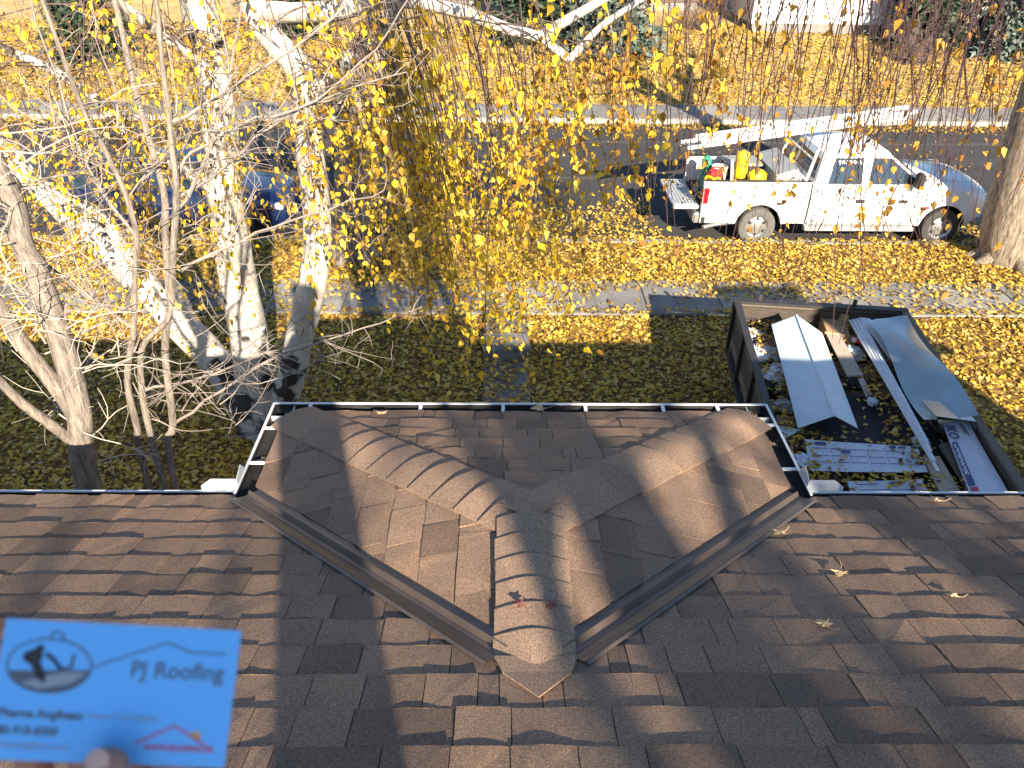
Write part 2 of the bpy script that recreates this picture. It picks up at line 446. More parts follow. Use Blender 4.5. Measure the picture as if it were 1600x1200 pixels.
# far pavement with its kerb
fwalk = struct(MB().box((-70, FY0+0.1, -0.3), (70, FY1, 0.0)).build('far_pavement', 'soil'))
x = -22.0; k = 0
while x < 30:
    MB().box((x+0.01, FY0+0.18, 0.0), (x+1.74, FY1, 0.03+rng.uniform(-.006,.006))).build('slab', 'old_concrete' if k % 4 else 'concrete', fwalk)
    MB().box((x+0.006, FY0, -0.3), (x+1.744, FY0+0.17, 0.032)).build('kerb_stone', 'concrete', fwalk, bevel=0.015)
    x += 1.75; k += 1
# garden path from the house to the pavement, with one step
path = struct(MB().box((-0.30, 2.9, -0.2), (0.44, 11.7, 0.0)).build('path', 'soil'))
y = 3.0
while y < 10.1:
    MB().box((-0.28, y+0.01, 0), (0.42, y+0.99, 0.035+rng.uniform(-.006,.006))).build('slab', 'old_concrete', path, bevel=0.01)
    y += 1.0
MB().box((-0.29, 10.25, 0), (0.43, 10.80, 0.19)).build('step', 'old_concrete', path, bevel=0.015)
MB().box((-0.29, 10.81, 0), (0.43, 11.72, 0.12)).build('slab', 'old_concrete', path, bevel=0.01)

# ================================================================== HOUSE WITH SHINGLED ROOF
AL = math.atan(1/3.0); CA, SA = math.cos(AL), math.sin(AL)
E = 3.86; YE = 2.66                      # main eave
XC, HW, YF = 0.105, 1.22, 3.33           # the hipped bay: centre, half width, front eave
XL, XR = XC-HW, XC+HW
YA = YE-HW                               # where the bay ridge dies into the main roof
YH = YF-HW                               # hip apex
ZR = E+HW/3
house = thing('house', 'house with brown shingled roof and small hipped bay with white gutters', 'house', (0, 0, 0))
hw_ = MB()
hw_.box((-9, -6.2, 0), (9, 2.3, 3.75)); hw_.build('wall', 'stucco', house)
MB().box((XL+0.35, 2.31, 0), (XR-0.35, YF-0.4, 3.74)).build('bay_wall', 'stucco', house)
# main roof
RV = 4.85                                # slope length to the main ridge
main_roof = MB()
ridge_y, ridge_z = YE-RV*CA, E+RV*SA
main_roof.add([(-9.4, YE, E-.02), (9.4, YE, E-.02), (9.4, ridge_y, ridge_z-.02), (-9.4, ridge_y, ridge_z-.02), (9.4, ridge_y-4.6, ridge_z-1.55), (-9.4, ridge_y-4.6, ridge_z-1.55)],
              [(0,1,2,3), (3,2,4,5)])
main_roof.add([(-9.4, YE, E-.17), (9.4, YE, E-.17), (9.4, YE, E-.02), (-9.4, YE, E-.02)], [(0,1,2,3)])
main_roof = main_roof.build('main_roof', 'roof_deck', house)
bay_roof = MB()
bay_roof.add([(XL, YE, E), (XL, YF, E), (XC, YH, ZR), (XC, YA, ZR), (XR, YF, E), (XR, YE, E)],
             [(0,1,2,3), (1,4,2), (4,5,3,2)])
bay_roof = bay_roof.build('bay_roof', 'roof_deck', house)
MB().box((XL+.01, YE-.1, E-.16), (XR-.01, YF-.01, E-.03)).build('soffit', 'white_metal', house)

def clip(poly, a, b, c):                 # keep a*u+b*v <= c
    out = []
    for i in range(len(poly)):
        p, q = poly[i], poly[(i+1) % len(poly)]
        dp = a*p[0]+b*p[1]-c; dq = a*q[0]+b*q[1]-c
        if dp <= 0: out.append(p)
        if (dp < 0 < dq) or (dq < 0 < dp):
            t = dp/(dp-dq); out.append((p[0]+(q[0]-p[0])*t, p[1]+(q[1]-p[1])*t))
    return out
EXPO = 0.147
def tab(frame, u0, u1, v0, thick, planes, parent, name='shingle', seed=0, bulk=None, wav=1.0, nseg=6):
    """one laminated shingle tab lying on a roof plane. frame(u, v, h) -> world"""
    v1 = v0+EXPO+0.03
    pts = [(u0+(u1-u0)*i/nseg, v0) for i in range(nseg+1)]+[(u1, v1), (u0, v1)]
    for pl in planes:
        pts = clip(pts, *pl)
        if len(pts) < 3: return None
    ar = 0
    for i in range(len(pts)):
        p, q = pts[i], pts[(i+1) % len(pts)]; ar += p[0]*q[1]-q[0]*p[1]
    if abs(ar) < 0.0003: return None
    top = []; bot = []
    for (u, v) in pts:
        t = (v-v0)/(v1-v0)
        wv = (vnoise(u*13+seed*.37, seed % 7)-.42)*0.0056*wav+(vnoise(u*47, 3)-.5)*0.0012*wav
        h = (0.0084+thick+wv)*(1-t)+0.0030*t
        top.append(frame(u, v, max(h, 0.0035))); bot.append(frame(u, v, -0.001))
    n = len(pts)
    mb = bulk if bulk is not None else MB()
    mb.add(top+bot, [tuple(range(n))]+[(i, n+i, n+(i+1) % n, (i+1) % n) for i in range(n)])
    if bulk is None:
        mb.build(name, 'shingle', parent)
    return True
def course(frame, ulo, uhi, v0, planes_list, parent, rng, seed, visible=None, bulk=None, wav=1.0):
    u = ulo-rng.uniform(0, 0.25); k = rng.randint(0, 1)
    while u < uhi:
        w = rng.choice((0.12, 0.15, 0.17, 0.20, 0.23, 0.27, 0.06))
        th = 0.0034 if k % 2 else 0.0
        k += 1
        for planes in planes_list:
            um = u+w/2
            tgt = None if (visible is None or visible(um, v0)) else bulk
            if tgt is None or bulk is not None:
                tab(frame, u+0.0015, u+w-0.0015, v0, th+rng.uniform(-.0006,.0012), planes, parent, seed=seed+k*3, bulk=tgt, wav=wav)
        u += w
def f_main(u, v, h): return (u, YE-v*CA+h*SA, E+v*SA+h*CA)
def f_left(u, v, h): return (XL+v*CA-h*SA, u, E+v*SA+h*CA)
def f_right(u, v, h): return (XR-v*CA+h*SA, u, E+v*SA+h*CA)
def f_front(u, v, h): return (u, YF-v*CA+h*SA, E+v*SA+h*CA)
rng = random.Random(11)
CUT = 0.062                               # shingles trimmed back from the valley
# in main roof coords the valley runs from (XL,0) to (XC,vA); left side keeps  u + v*CA <= XL - cut
s2 = math.sqrt(1+CA*CA)
mL = [(1, -CA, XL-CUT*s2), (1, 0, XC)]
mR = [(-1, -CA, -(XR+CUT*s2)), (-1, 0, -XC)]
rest = MB()
nrows = int(RV/EXPO)
def vis_main(u, v):
    y = YE-v*CA
    if y < 0.55: return False
    half = 0.72*(y*0.84+1.0)+0.22
    return abs(u-0.03) < half
vA = HW/CA
for r_ in range(nrows):
    v0 = r_*EXPO-0.012
    lo, hi = (-3.2, 3.4)
    if v0 > vA+0.02:
        pls = [[]]
    else:
        pls = [mL, mR]
    course(f_main, lo, hi, v0, pls, main_roof, rng, r_*101, vis_main, rest)
# fix: tabs on the left keep u <= valley line
stuff(rest.build('shingle_field', 'shingle', main_roof))
# rest of the roof beyond the frame: plain courses
far_c = MB()
for r_ in range(nrows):
    v0 = r_*EXPO-0.012
    for (a, b) in ((-9.4, -3.2), (3.4, 9.4)):
        u = a
        while u < b:
            w = rng.choice((0.3, 0.45, 0.6)); tab(f_main, u, min(u+w, b)-.002, v0, rng.choice((0, .0026)), [], None, bulk=far_c, seed=r_, nseg=1); u += w
    # slope behind the ridge
stuff(far_c.build('outer_shingle_field', 'shingle', main_roof))
# bay planes
vis_all = None
hip_cut = 0.02
for r_ in range(int(HW/CA/EXPO)+1):
    v0 = r_*EXPO-0.012
    # side planes: u is Y; valley side u >= YE - v*CA + cut ; hip side u <= YF - v*CA
    pls = [[(-1, -CA, -(YE+.048*s2)), (1, CA, YF-hip_cut), (0, 1, HW/CA)]]
    course(f_left, YE-HW-.2, YF+.02, v0, pls, bay_roof, rng, r_*77+9)
    course(f_right, YE-HW-.2, YF+.02, v0, pls, bay_roof, rng, r_*77+31)
    plf = [[(-1, CA, -(XL+hip_cut)), (1, CA, XR-hip_cut), (0, 1, HW/CA)]]
    course(f_front, XL, XR, v0, plf, bay_roof, rng, r_*77+57, wav=1.3)

# ridge and hip caps
def cap(parent, a, b, side_slope, half=0.135, over=0.035, bend=0.035, lift=0.007, rng=rng, seed=0):
    """a: lower/butt end, b: upper end (world points on the ridge line)"""
    a = Vector(a); b = Vector(b); d = (b-a).normalized(); p = Vector((d.y, -d.x, 0)).normalized()
    n = 12; top = []; 
    b2 = b+d*over
    wob = rng.uniform(-.004, .004)
    rows = [(a, lift+0.0115+rng.uniform(-.001,.003)), ((a+b2)/2, lift+0.0045), (b2, lift)]
    vs = []; m = n+1
    for (c, h) in rows:
        for k in range(m):
            s = (k/n*2-1)*half+wob
            drop = side_slope*(math.sqrt(s*s+bend*bend)-bend)
            hh = h*(1-0.45*(abs(s)/half)**2)
            vs.append(c+p*s+Vector((0, 0, hh-drop)))
    nv = len(vs)
    low = [v-Vector((0,0,0.0055)) for v in vs]
    mb = MB(); fs = []
    for j in range(2):
        for k in range(n):
            q = j*m+k; fs.append((q, q+1, q+m+1, q+m))
    rim = []
    for k in range(n): rim.append((k, k+1, nv+k+1, nv+k)); q = 2*m+k; rim.append((q, q+1, nv+q+1, nv+q))
    for j in range(2): rim.append((j*m, (j+1)*m, nv+(j+1)*m, nv+j*m)); rim.append((j*m+n, (j+1)*m+n, nv+(j+1)*m+n, nv+j*m+n))
    mb.add(vs+low, fs+[tuple(i+nv for i in reversed(f)) for f in fs]+rim)
    return mb.build('ridge_cap', 'cap_shingle', parent, smooth=40)
def cap_run(A, B, n, slope, half):
    A = Vector(A); B = Vector(B)
    for i in range(n):
        cap(bay_roof, A+(B-A)*(i/n), A+(B-A)*((i+1)/n), slope, half, bend=0.05 if half > .12 else .03)
cap_run((XL+.02, YF-.02, E+.004), (XC, YH, ZR+.004), 12, 1/3/math.sqrt(2), 0.13)
cap_run((XR-.02, YF-.02, E+.004), (XC, YH, ZR+.004), 12, 1/3/math.sqrt(2), 0.13)
cap_run((XC, YH-.01, ZR+.009), (XC, YA+.03, ZR+.010), 6, 1/3.0, 0.125)
# pointed closing piece on the main roof
tip = MB()
py = lambda y, h=0.014: E+(YE-y)/3+h
tip.prism([(XC-.125, YA+.05, py(YA+.05, .02)), (XC+.125, YA+.05, py(YA+.05, .02)), (XC+.10, YA-.02, py(YA-.02)), (XC, YA-.125, py(YA-.125)), (XC-.10, YA-.02, py(YA-.02))], (0, 0, 0.006))
tip.build('ridge_end_piece', 'cap_shingle', bay_roof)

# open metal valleys
def valley(sx):
    X0 = XL if sx < 0 else XR
    d = Vector((-sx*1.0, -1.0, 1/3.0))               # up the valley
    L_ = HW
    main_out = Vector((sx, -1, 0)).normalized()       # plan direction away from valley over main roof
    prof = [(-0.098, 0.016), (-0.088, 0.023), (-0.080, 0.018), (-0.050, 0.012), (-0.030, 0.009), (-0.012, 0.012), (0.0, 0.036), (0.012, 0.010), (0.030, 0.005), (0.050, 0.003), (0.060, 0.001)]
    mb = MB(); rings = []
    for t in (-0.02, 0.25, 0.5, 0.75, 0.93):
        c = Vector((X0, YE, E))+d*(HW*t)
        ring = []
        for (s, h) in prof:
            if s <= 0:                                  # over the main roof: plan offset main_out*|s|
                off = main_out*(-s); z = (-off.y)/3
            else:
                off = -main_out*s; z = (-sx*off.x)/3
            ring.append(c+off+Vector((0, 0, z+h)))
        rings.append(ring)
    mb.loft(rings, closed=False, caps=False)
    mb.build('valley_flashing', 'valley_metal', bay_roof)
valley(-1); valley(1)

# gutters: a trough swept along the eave (a->b), outward direction o
def gutter(a, b, o, w=0.115, lab=None, straps=(), ext0=0, ext1=0):
    a = Vector(a); b = Vector(b); o = Vector(o); d = (b-a).normalized()
    a2 = a-d*ext0; b2 = b+d*ext1
    prof = [(-0.012, -0.010), (-0.012, -0.115), (w*0.72, -0.115), (w*0.80, -0.06), (w, -0.035), (w, 0.0)]
    def ring(c, pr): return [c+o*s+Vector((0, 0, h)) for s, h in pr]
    g = MB(); th = 0.004
    inner = [(s+(th if s < 0 else -th), h+(th if h < -.1 else 0)) for s, h in prof]
    loop = prof+list(reversed(inner))
    g.loft([ring(a2, loop), ring(b2, loop)], closed=True, caps=True)
    go = g.build('gutter', 'white_metal', house)
    MB().loft([ring(a2, [(w-.009, .0), (w-.009, .006), (w+.003, .006), (w+.003, .0)]), ring(b2, [(w-.009, .0), (w-.009, .006), (w+.003, .006), (w+.003, .0)])]).build('gutter_lip', 'white_metal', go)
    MB().loft([ring(a2, [(.0, -.100), (.0, -.050), (w*.85, -.050), (w*.70, -.100)]), ring(b2, [(.0, -.100), (.0, -.050), (w*.85, -.050), (w*.70, -.100)])]).build('gutter_fill', 'gutter_dark', go)  # dark filling along the bottom of the trough
    n_ = MB().loft([ring(a2, [(-.007, -.095), (-.007, -.015), (.0, -.015), (.0, -.095)]), ring(b2, [(-.007, -.095), (-.007, -.015), (.0, -.015), (.0, -.095)])]).build('gutter_back', 'gutter_dark', go)
    ln = [(.0, -.012), (.0, -.10), (w*.72-.006, -.105), (w*.80-.008, -.058), (w-.008, -.036), (w-.0075, -.001)]
    MB().loft([ring(a2, ln), ring(b2, ln)], closed=False, caps=False).build('gutter_lining', 'gutter_dark', go)
    for t in straps:
        c = a+(b-a)*t
        MB().loft([ring(c-d*.009, [(-.01, -.004), (-.01, .002), (w, .002), (w, -.004)]), ring(c+d*.009, [(-.01, -.004), (-.01, .002), (w, .002), (w, -.004)])]).build('hanger_strap', 'white_metal', go)
    return go
GZ = E-0.004
gutter((-9.4, YE, GZ-.03), (XL-.10, YE, GZ-.03), (0, 1, 0), 0.085)
gutter((XR+.10, YE, GZ-.03), (9.4, YE, GZ-.03), (0, 1, 0), 0.085)
gutter((XL, YE+.03, GZ), (XL, YF, GZ), (-1, 0, 0), 0.10, straps=(0.36, 0.80), ext1=.095)
gutter((XR, YE+.03, GZ), (XR, YF, GZ), (1, 0, 0), 0.10, straps=(0.30, 0.86), ext1=.095)
gutter((XL, YF, GZ), (XR, YF, GZ), (0, 1, 0), 0.095, straps=(0.04, .28, .46, .64, .81, .93), ext0=.09, ext1=.09)
# white splash guards in the inside corners
def guard(sx):
    X0 = (XL-.10 if sx < 0 else XR+.10)
    y = YE+.083
    g = MB()
    zc = GZ-.03
    P = lambda x, z: (X0+sx*x, y, zc+z)
    g.prism([P(.0, -.02), P(.165, -.02), P(.165, .035), P(.115, .075), P(.0, .075)], (0, .003, 0))
    o = g.build('splash_guard', 'white_metal', house)
    g2 = MB(); xx = X0+sx*-.002
    Q = lambda yy, z: (xx, y+yy, zc+z)
    g2.prism([Q(.0, -.02), Q(.115, -.02), Q(.115, .05), Q(.075, .10), Q(.0, .075)], (0.003*-sx, 0, 0))
    g2.build('guard_wing', 'white_metal', o)
guard(-1); guard(1)
# chimney standing on the slope behind the camera
ch = MB().box((7.6, -1.3, 4.6), (8.9, -0.5, 6.25)); ch.build('chimney', 'siding_brown', house)
MB().box((7.5, -1.4, 6.25), (9.0, -0.4, 6.33)).build('chimney_cap', 'old_concrete', house)

FX, FYy = 0.545, -2.30  # unseen pipe, added to cast a shadow band over card and roof
MB().lathe([(.16, 0), (.16, 2.0), (.22, 2.02), (.22, 2.10), (.16, 2.12), (.02, 2.2), (.001, 2.2)], (FX, FYy, ridge_z-.35), (0, 0, 1), 20).build('shade_pipe', 'steel', house, smooth=40)
# ================================================================== TREES
def smooth_path(pts, n=4):
    P = [Vector(p) for p in pts]; out = []
    for i in range(len(P)-1):
        p0 = P[max(i-1, 0)]; p1 = P[i]; p2 = P[i+1]; p3 = P[min(i+2, len(P)-1)]
        for k in range(n):
            t = k/n
            out.append(0.5*((2*p1)+(-p0+p2)*t+(2*p0-5*p1+4*p2-p3)*t*t+(-p0+3*p1-3*p2+p3)*t*t*t))
    out.append(P[-1])
    return out
def limb(mb, pts, r0, r1, n=8, rng=None, wob=0.04, sub=4, jit=0.0):
    P = smooth_path(pts, sub)
    if jit and rng:
        P = [P[0]]+[p+Vector((rng.gauss(0,jit), rng.gauss(0,jit), rng.gauss(0,jit))) for p in P[1:]]
    m = len(P)
    mb.tube(P, [r0+(r1-r0)*(i/(m-1)) for i in range(m)], n, True, wob, rng)
    return P
def rdir(rng): 
    v = Vector((rng.gauss(0,1), rng.gauss(0,1), rng.gauss(0,1))); return v.normalized()
def wander(p, d, L, seg, rng, turn=0.25, grav=0.0):
    pts = [Vector(p)]; d = Vector(d).normalized()
    for i in range(seg):
        d = (d+rdir(rng)*turn+Vector((0,0,grav))).normalized()
        pts.append(pts[-1]+d*(L/seg))
    return pts
def grow(levels, p, d, L, r, rng, lv=0, turn=0.2, grav=0.02, kids=(4,5,5), ratio=0.55, out=None, maxlv=3, ends=None):
    seg = (6, 5, 4, 3)[min(lv, 3)]
    pts = wander(p, d, L, seg, rng, turn, grav)
    m = len(pts)
    rad = [max(r*(1-0.72*i/(m-1)), 0.003) for i in range(m)]
    levels[min(lv, len(levels)-1)].tube(pts, rad, (9, 6, 4, 3)[min(lv, 3)], lv < 2)
    if ends is not None and lv >= maxlv: ends.append(pts)
    if lv < maxlv:
        for k in range(kids[min(lv, len(kids)-1)]):
            t = rng.uniform(0.3, 1.0); i = min(int(t*(m-1)), m-2); f = t*(m-1)-i
            q = pts[i].lerp(pts[i+1], f); dd = (pts[i+1]-pts[i]).normalized()
            nd = (dd*rng.uniform(.4,.9)+rdir(rng)*0.85).normalized()
            grow(levels, q, nd, L*ratio*rng.uniform(.7,1.15), max(rad[i]*0.6, 0.004), rng, lv+1, turn*1.1, grav, kids, ratio, out, maxlv, ends)

# ---- weeping birch with three white stems
rng = random.Random(21)
birch = thing('birch_tree', 'weeping birch with three white trunks and hanging yellow leaves beyond the house', 'tree', (-3.25, 8.6, 0))
trunk = MB()
bM = [(-3.34,8.6,-.05),(-3.25,8.6,0.82),(-3.21,8.6,1.39),(-3.2,8.6,2.44),(-3.13,8.55,3.24),(-3.03,8.5,3.96),(-2.97,8.4,4.69),(-2.95,8.3,5.23),(-2.93,8.2,5.8),(-3.0,8.1,7.2),(-2.9,8.0,9.0)]
bR = [(-3.05,8.55,0.0),(-2.74,8.4,0.75),(-2.46,8.3,1.56),(-2.15,8.2,2.46),(-2.02,8.1,3.19),(-1.98,8.0,3.91),(-1.94,7.95,4.42),(-1.98,7.9,4.72),(-2.15,7.9,4.92),(-2.31,7.9,5.2),(-2.33,7.9,5.7),(-2.2,7.8,7.0)]
bL = [(-3.4,8.62,0.0),(-3.7,8.7,0.81),(-4.17,8.8,1.46),(-4.62,8.9,2.08),(-5.11,9.0,2.63),(-5.53,9.1,3.15),(-5.92,9.2,3.5),(-6.5,9.3,4.2),(-7.2,9.4,5.6)]
limb(trunk, bM, 0.26, 0.12, 14, rng, 0.05)
limb(trunk, bR, 0.185, 0.10, 14, rng, 0.05)
limb(trunk, bL, 0.225, 0.12, 14, rng, 0.05)
# flare at the foot
limb(trunk, [(-3.25,8.58,-.1),(-3.26,8.58,0.25),(-3.25,8.58,0.7)], 0.42, 0.24, 14, rng, 0.12)
trunk.build('trunk', 'birch_bark', birch, smooth=60)
limbs = MB()
LB = {
 'l2': ([(-4.4,8.85,1.8),(-4.52,8.7,2.47),(-4.68,8.6,2.98),(-4.99,8.5,3.24),(-5.2,8.4,3.53),(-5.6,8.3,4.3)], .075, .04),
 'l3': ([(-3.1,8.5,3.2),(-3.66,8.5,3.58),(-3.88,8.3,3.81),(-4.06,8.2,4.22),(-4.28,8.1,4.52),(-4.54,8.0,4.72),(-5.3,7.9,5.1)], .07, .035),
 'a': ([(-2.33,7.9,5.2),(-2.03,7.8,5.19),(-1.52,7.6,5.23),(-1.03,7.4,5.35),(-0.8,7.3,5.36),(-0.52,7.2,5.33),(-0.25,7.1,5.27),(0.02,7.0,5.19),(0.29,6.95,5.13),(0.56,6.9,4.97)], .10, .035),
 'a2': ([(0.29,6.95,5.13),(0.54,6.9,5.28),(0.76,6.85,5.41),(1.1,6.8,5.62)], .045, .03),
 'a3': ([(0.56,6.9,4.97),(0.7,6.85,5.14),(0.83,6.8,5.27),(1.2,6.8,5.5)], .035, .02),
 'b': ([(-1.93,7.95,4.42),(-1.6,7.7,4.68),(-1.3,7.5,4.92),(-1.05,7.4,5.07),(-0.67,7.2,5.6),(0.2,6.8,6.2)], .085, .04),
 'c': ([(-1.95,8.0,4.0),(-1.7,7.8,4.3),(-1.24,7.6,4.53),(-0.63,7.5,4.62)], .045, .015),
 'd': ([(-2.33,7.9,5.6),(-1.4,7.0,6.5),(0.3,6.3,6.75),(2.0,6.1,6.4),(3.5,6.1,6.05),(4.9,6.3,5.75)], .09, .03),
 'e': ([(-2.93,8.2,5.8),(-1.5,8.6,6.7),(0.5,8.4,6.7),(2.2,8.0,6.3),(3.8,7.6,6.0)], .09, .03),
 'f': ([(-2.93,8.2,5.7),(-4.0,7.4,6.3),(-5.4,7.0,6.0),(-6.4,6.8,5.6)], .09, .03),
 'g': ([(-2.3,7.9,5.6),(-1.6,6.6,6.2),(-0.6,5.9,5.9),(0.2,5.6,5.6)], .06, .02),
 'h': ([(-3.0,8.4,4.6),(-3.3,7.6,5.2),(-3.5,6.9,5.8)], .06, .03),
}
LP = {}
for k_, (pp_, a_, b_) in LB.items(): LP[k_] = limb(limbs, pp_, a_, b_, 9, rng, 0.05)
limbs.build('limb', 'birch_bark', birch, smooth=60)
tw = MB(); rtw = MB(); leafC = []; leafD = []; brownC = []; brownD = []
def hang(mb, top, zend, drift, rng, r=0.0045, leaves=None, dens=20, lfrac=0.6, spread=0.03, turn=0.10):
    top = Vector(top); Ld = max(0.25, top.z-zend); seg = max(4, int(Ld/0.28))
    d = Vector((drift[0]+rng.gauss(0,.10), drift[1]+rng.gauss(0,.08), -1)).normalized()
    pts = [top]
    for i in range(seg):
        d = (d+Vector((rng.gauss(0,turn), rng.gauss(0,turn), 0))+Vector((drift[0]*.06, drift[1]*.06, -0.10))).normalized()
        pts.append(pts[-1]+d*(Ld/seg))
    m = len(pts)
    mb.tube(pts, [r*(1.15-0.7*i/(m-1)) for i in range(m)], 3, False)
    if leaves is not None:
        n = int(dens*Ld*lfrac)
        for k in range(n):
            t = 1-lfrac*rng.random()**0.8
            i = min(int(t*(m-1)), m-2); f = t*(m-1)-i
            q = pts[i].lerp(pts[i+1], f)
            leaves[0].append(tuple(q+rdir(rng)*spread+Vector((0,0,-.02))))
            leaves[1].append((rng.gauss(0,.45), rng.gauss(0,.45), -1))
    # side twigs
    return pts
def anchors(keys, n, rng, t0=0.2):
    out = []
    for i in range(n):
        P = LP[rng.choice(keys)]; t = rng.uniform(t0, 1)*(len(P)-1); i_ = min(int(t), len(P)-2)
        out.append(P[i_].lerp(P[i_+1], t-i_))
    return out
YL = (leafC, leafD); BL = (brownC, brownD)
def lerp1(x, xs, ys): return float(np.interp(x, xs, ys))
# main cascade right of the trunks
for q in anchors(['a','b','c','g','a','b','d'], 185, rng, 0.15):
    if q.x > 1.0: continue
    off = Vector((rng.gauss(0,.35), rng.gauss(0,.5), rng.gauss(0,.12)))
    top = q+off
    tw.tube([q, q.lerp(top,.5)+Vector((0,0,.06)), top], [.008,.007,.005], 3, False)
    xb = top.x+0.35
    zb = lerp1(xb, [-2.2,-1.4,-0.5,0.2,0.45,0.7,1.4], [2.9,2.5,2.2,1.75,1.9,3.2,3.5])
    zend = zb+min(2.4, rng.expovariate(1.5))
    hang(tw, top, min(zend, top.z-.4), (0.27, -0.03), rng, 0.0045, YL, 17, 0.80, 0.04)
for k in range(46):
    x0_ = rng.uniform(-1.5, -.25); q = Vector((x0_, rng.uniform(6.6,7.6), 5.15+rng.uniform(-.1,.4)))
    hang(tw, q, rng.uniform(1.75, 3.1), (0.29, -0.04), rng, 0.0045, YL, 16, 0.62, 0.04)
# upper middle, darker and browner leaves
for q in anchors(['a2','a3','d','e','d','a'], 95, rng, 0.30):
    if not (0.1 < q.x < 2.3): continue
    top = q+Vector((rng.gauss(0,.3), rng.gauss(0,.45), rng.gauss(0,.1)))
    hang(tw, top, rng.uniform(3.2, 4.8), (0.10, 0.02), rng, 0.004, BL if rng.random() < .75 else YL, 22, 0.8, 0.035)
# bare purple curtain on the right
cl = [(1.65,.13,20,3.9),(2.05,.12,10,3.0),(2.45,.10,16,2.7),(2.75,.14,20,2.9),(3.1,.14,18,3.3),(3.5,.18,20,3.1),(4.0,.16,22,3.6),(4.35,.12,26,3.9),(4.7,.12,16,4.2),(1.3,.15,10,3.2)]
for (cx, sp, n_, zl) in cl:
    for k in range(int(n_*1.15)):
        x_ = rng.gauss(cx, sp); y_ = rng.gauss(6.3, .35)
        zt = lerp1(x_, [0,2,3.5,4.9], [6.6,6.35,6.05,5.8])+rng.uniform(-.1,.15)
        zend = zl+min(2.2, rng.expovariate(1.1))
        top = Vector((x_, y_, zt))
        hang(rtw, top, min(zend, zt-.6), (0.07, 0.0), rng, 0.0062, BL, rng.choice((0,1,3,8)), 0.7, 0.035, 0.12)
# left side: thin twigs with scattered leaves
for q in anchors(['l2','l3','f','h','f','l3','h'], 230, rng, 0.1):
    top = q+Vector((rng.gauss(0,.45), rng.gauss(0,.5), rng.gauss(0,.25)))
    tw.tube([q, q.lerp(top,.5)+Vector((0,0,.08)), top], [.008,.007,.004], 3, False)
    hang(tw, top, max(1.6, top.z-rng.uniform(.6,2.6)), (rng.uniform(-.1,.25), -.05), rng, 0.004, YL, 13, 0.75, 0.05, 0.16)
# short spurs on the stems
for st in (bM, bR, bL):
    P = smooth_path(st, 3)
    for k in range(34):
        i = rng.randint(5, len(P)-4); q = P[i]
        pts = wander(q, rdir(rng)+Vector((0,-.3,.1)), rng.uniform(.4,1.2), 5, rng, .3, -.06)
        tw.tube(pts, [.011,.009,.007,.005,.004,.003], 3, False)
        for j in range(rng.randint(2, 9)):
            a = rng.choice(pts[2:]); leafC.append(tuple(a+rdir(rng)*.07)); leafD.append((rng.gauss(0,.5), rng.gauss(0,.5), -1))
tw.build('twigs', 'birch_twig', birch)
rtw.build('bare_twigs', 'red_twig', birch)
def foliage(name, C, D, size, m, parent, seed):
    rs = np.random.RandomState(seed); n = len(C)
    nr = np.stack([rs.normal(0,.8,n), -np.abs(rs.normal(.6,.6,n)), rs.normal(.25,.6,n)], 1)
    return leaf_mesh(name, C, size, m, nrm=nr, parent=parent, hang=np.array(D), seed=seed, elong=1.2)
foliage('crown', leafC, leafD, 0.053, 'birch_leaf', birch, 4)
foliage('brown_crown', brownC, brownD, 0.054, 'birch_leaf_brown', birch, 5)

# ---- bare grey tree close to the eave
rng = random.Random(33)
gt = thing('bare_tree', 'bare grey barked tree with thick forked trunk close to the house eave', 'tree', (-2.6, 3.7, 0))
g1 = MB()
limb(g1, [(-2.75,3.72,-.05),(-2.66,3.71,1.6),(-2.55,3.7,3.06),(-2.51,3.7,3.34),(-2.45,3.7,3.6),(-2.43,3.72,3.87),(-2.44,3.75,4.23),(-2.46,3.78,4.46),(-2.5,3.8,4.6),(-2.5,3.85,4.83),(-2.6,3.9,5.3),(-2.7,4.0,6.2)], 0.082, 0.045, 12, rng, 0.06)
limb(g1, [(-2.47,3.7,3.5),(-2.49,3.7,3.66),(-2.55,3.7,3.84),(-2.62,3.7,4.04),(-2.67,3.7,4.27),(-2.85,3.7,4.9)], .052, .035, 10, rng, .05)
limb(g1, [(-2.52,3.7,3.3),(-2.56,3.69,3.42),(-2.58,3.6,3.6),(-2.64,3.55,3.76),(-2.68,3.5,3.94),(-2.85,3.4,4.5)], .036, .022, 8, rng, .05)
g1.build('trunk', 'grey_bark', gt, smooth=60)
g2 = MB()
for k in range(40):
    q = Vector((-2.5+rng.gauss(0,.06), 3.7, rng.uniform(3.2, 5.2)))
    pts = wander(q, Vector((rng.uniform(-.9,.9), rng.uniform(-.3,.8), rng.uniform(-.2,.9))), rng.uniform(.35,.95), 7, rng, .30, .0)
    g2.tube(pts, [.0055-.0006*i for i in range(8)], 4, False)
    for j in range(rng.randint(3,7)):
        a = rng.choice(pts[1:]); p2 = wander(a, rdir(rng), rng.uniform(.1,.35), 4, rng, .4)
        g2.tube(p2, [.0028,.0024,.002,.0016,.0013], 3, False)
g2.build('crown', 'pale_twig', gt)
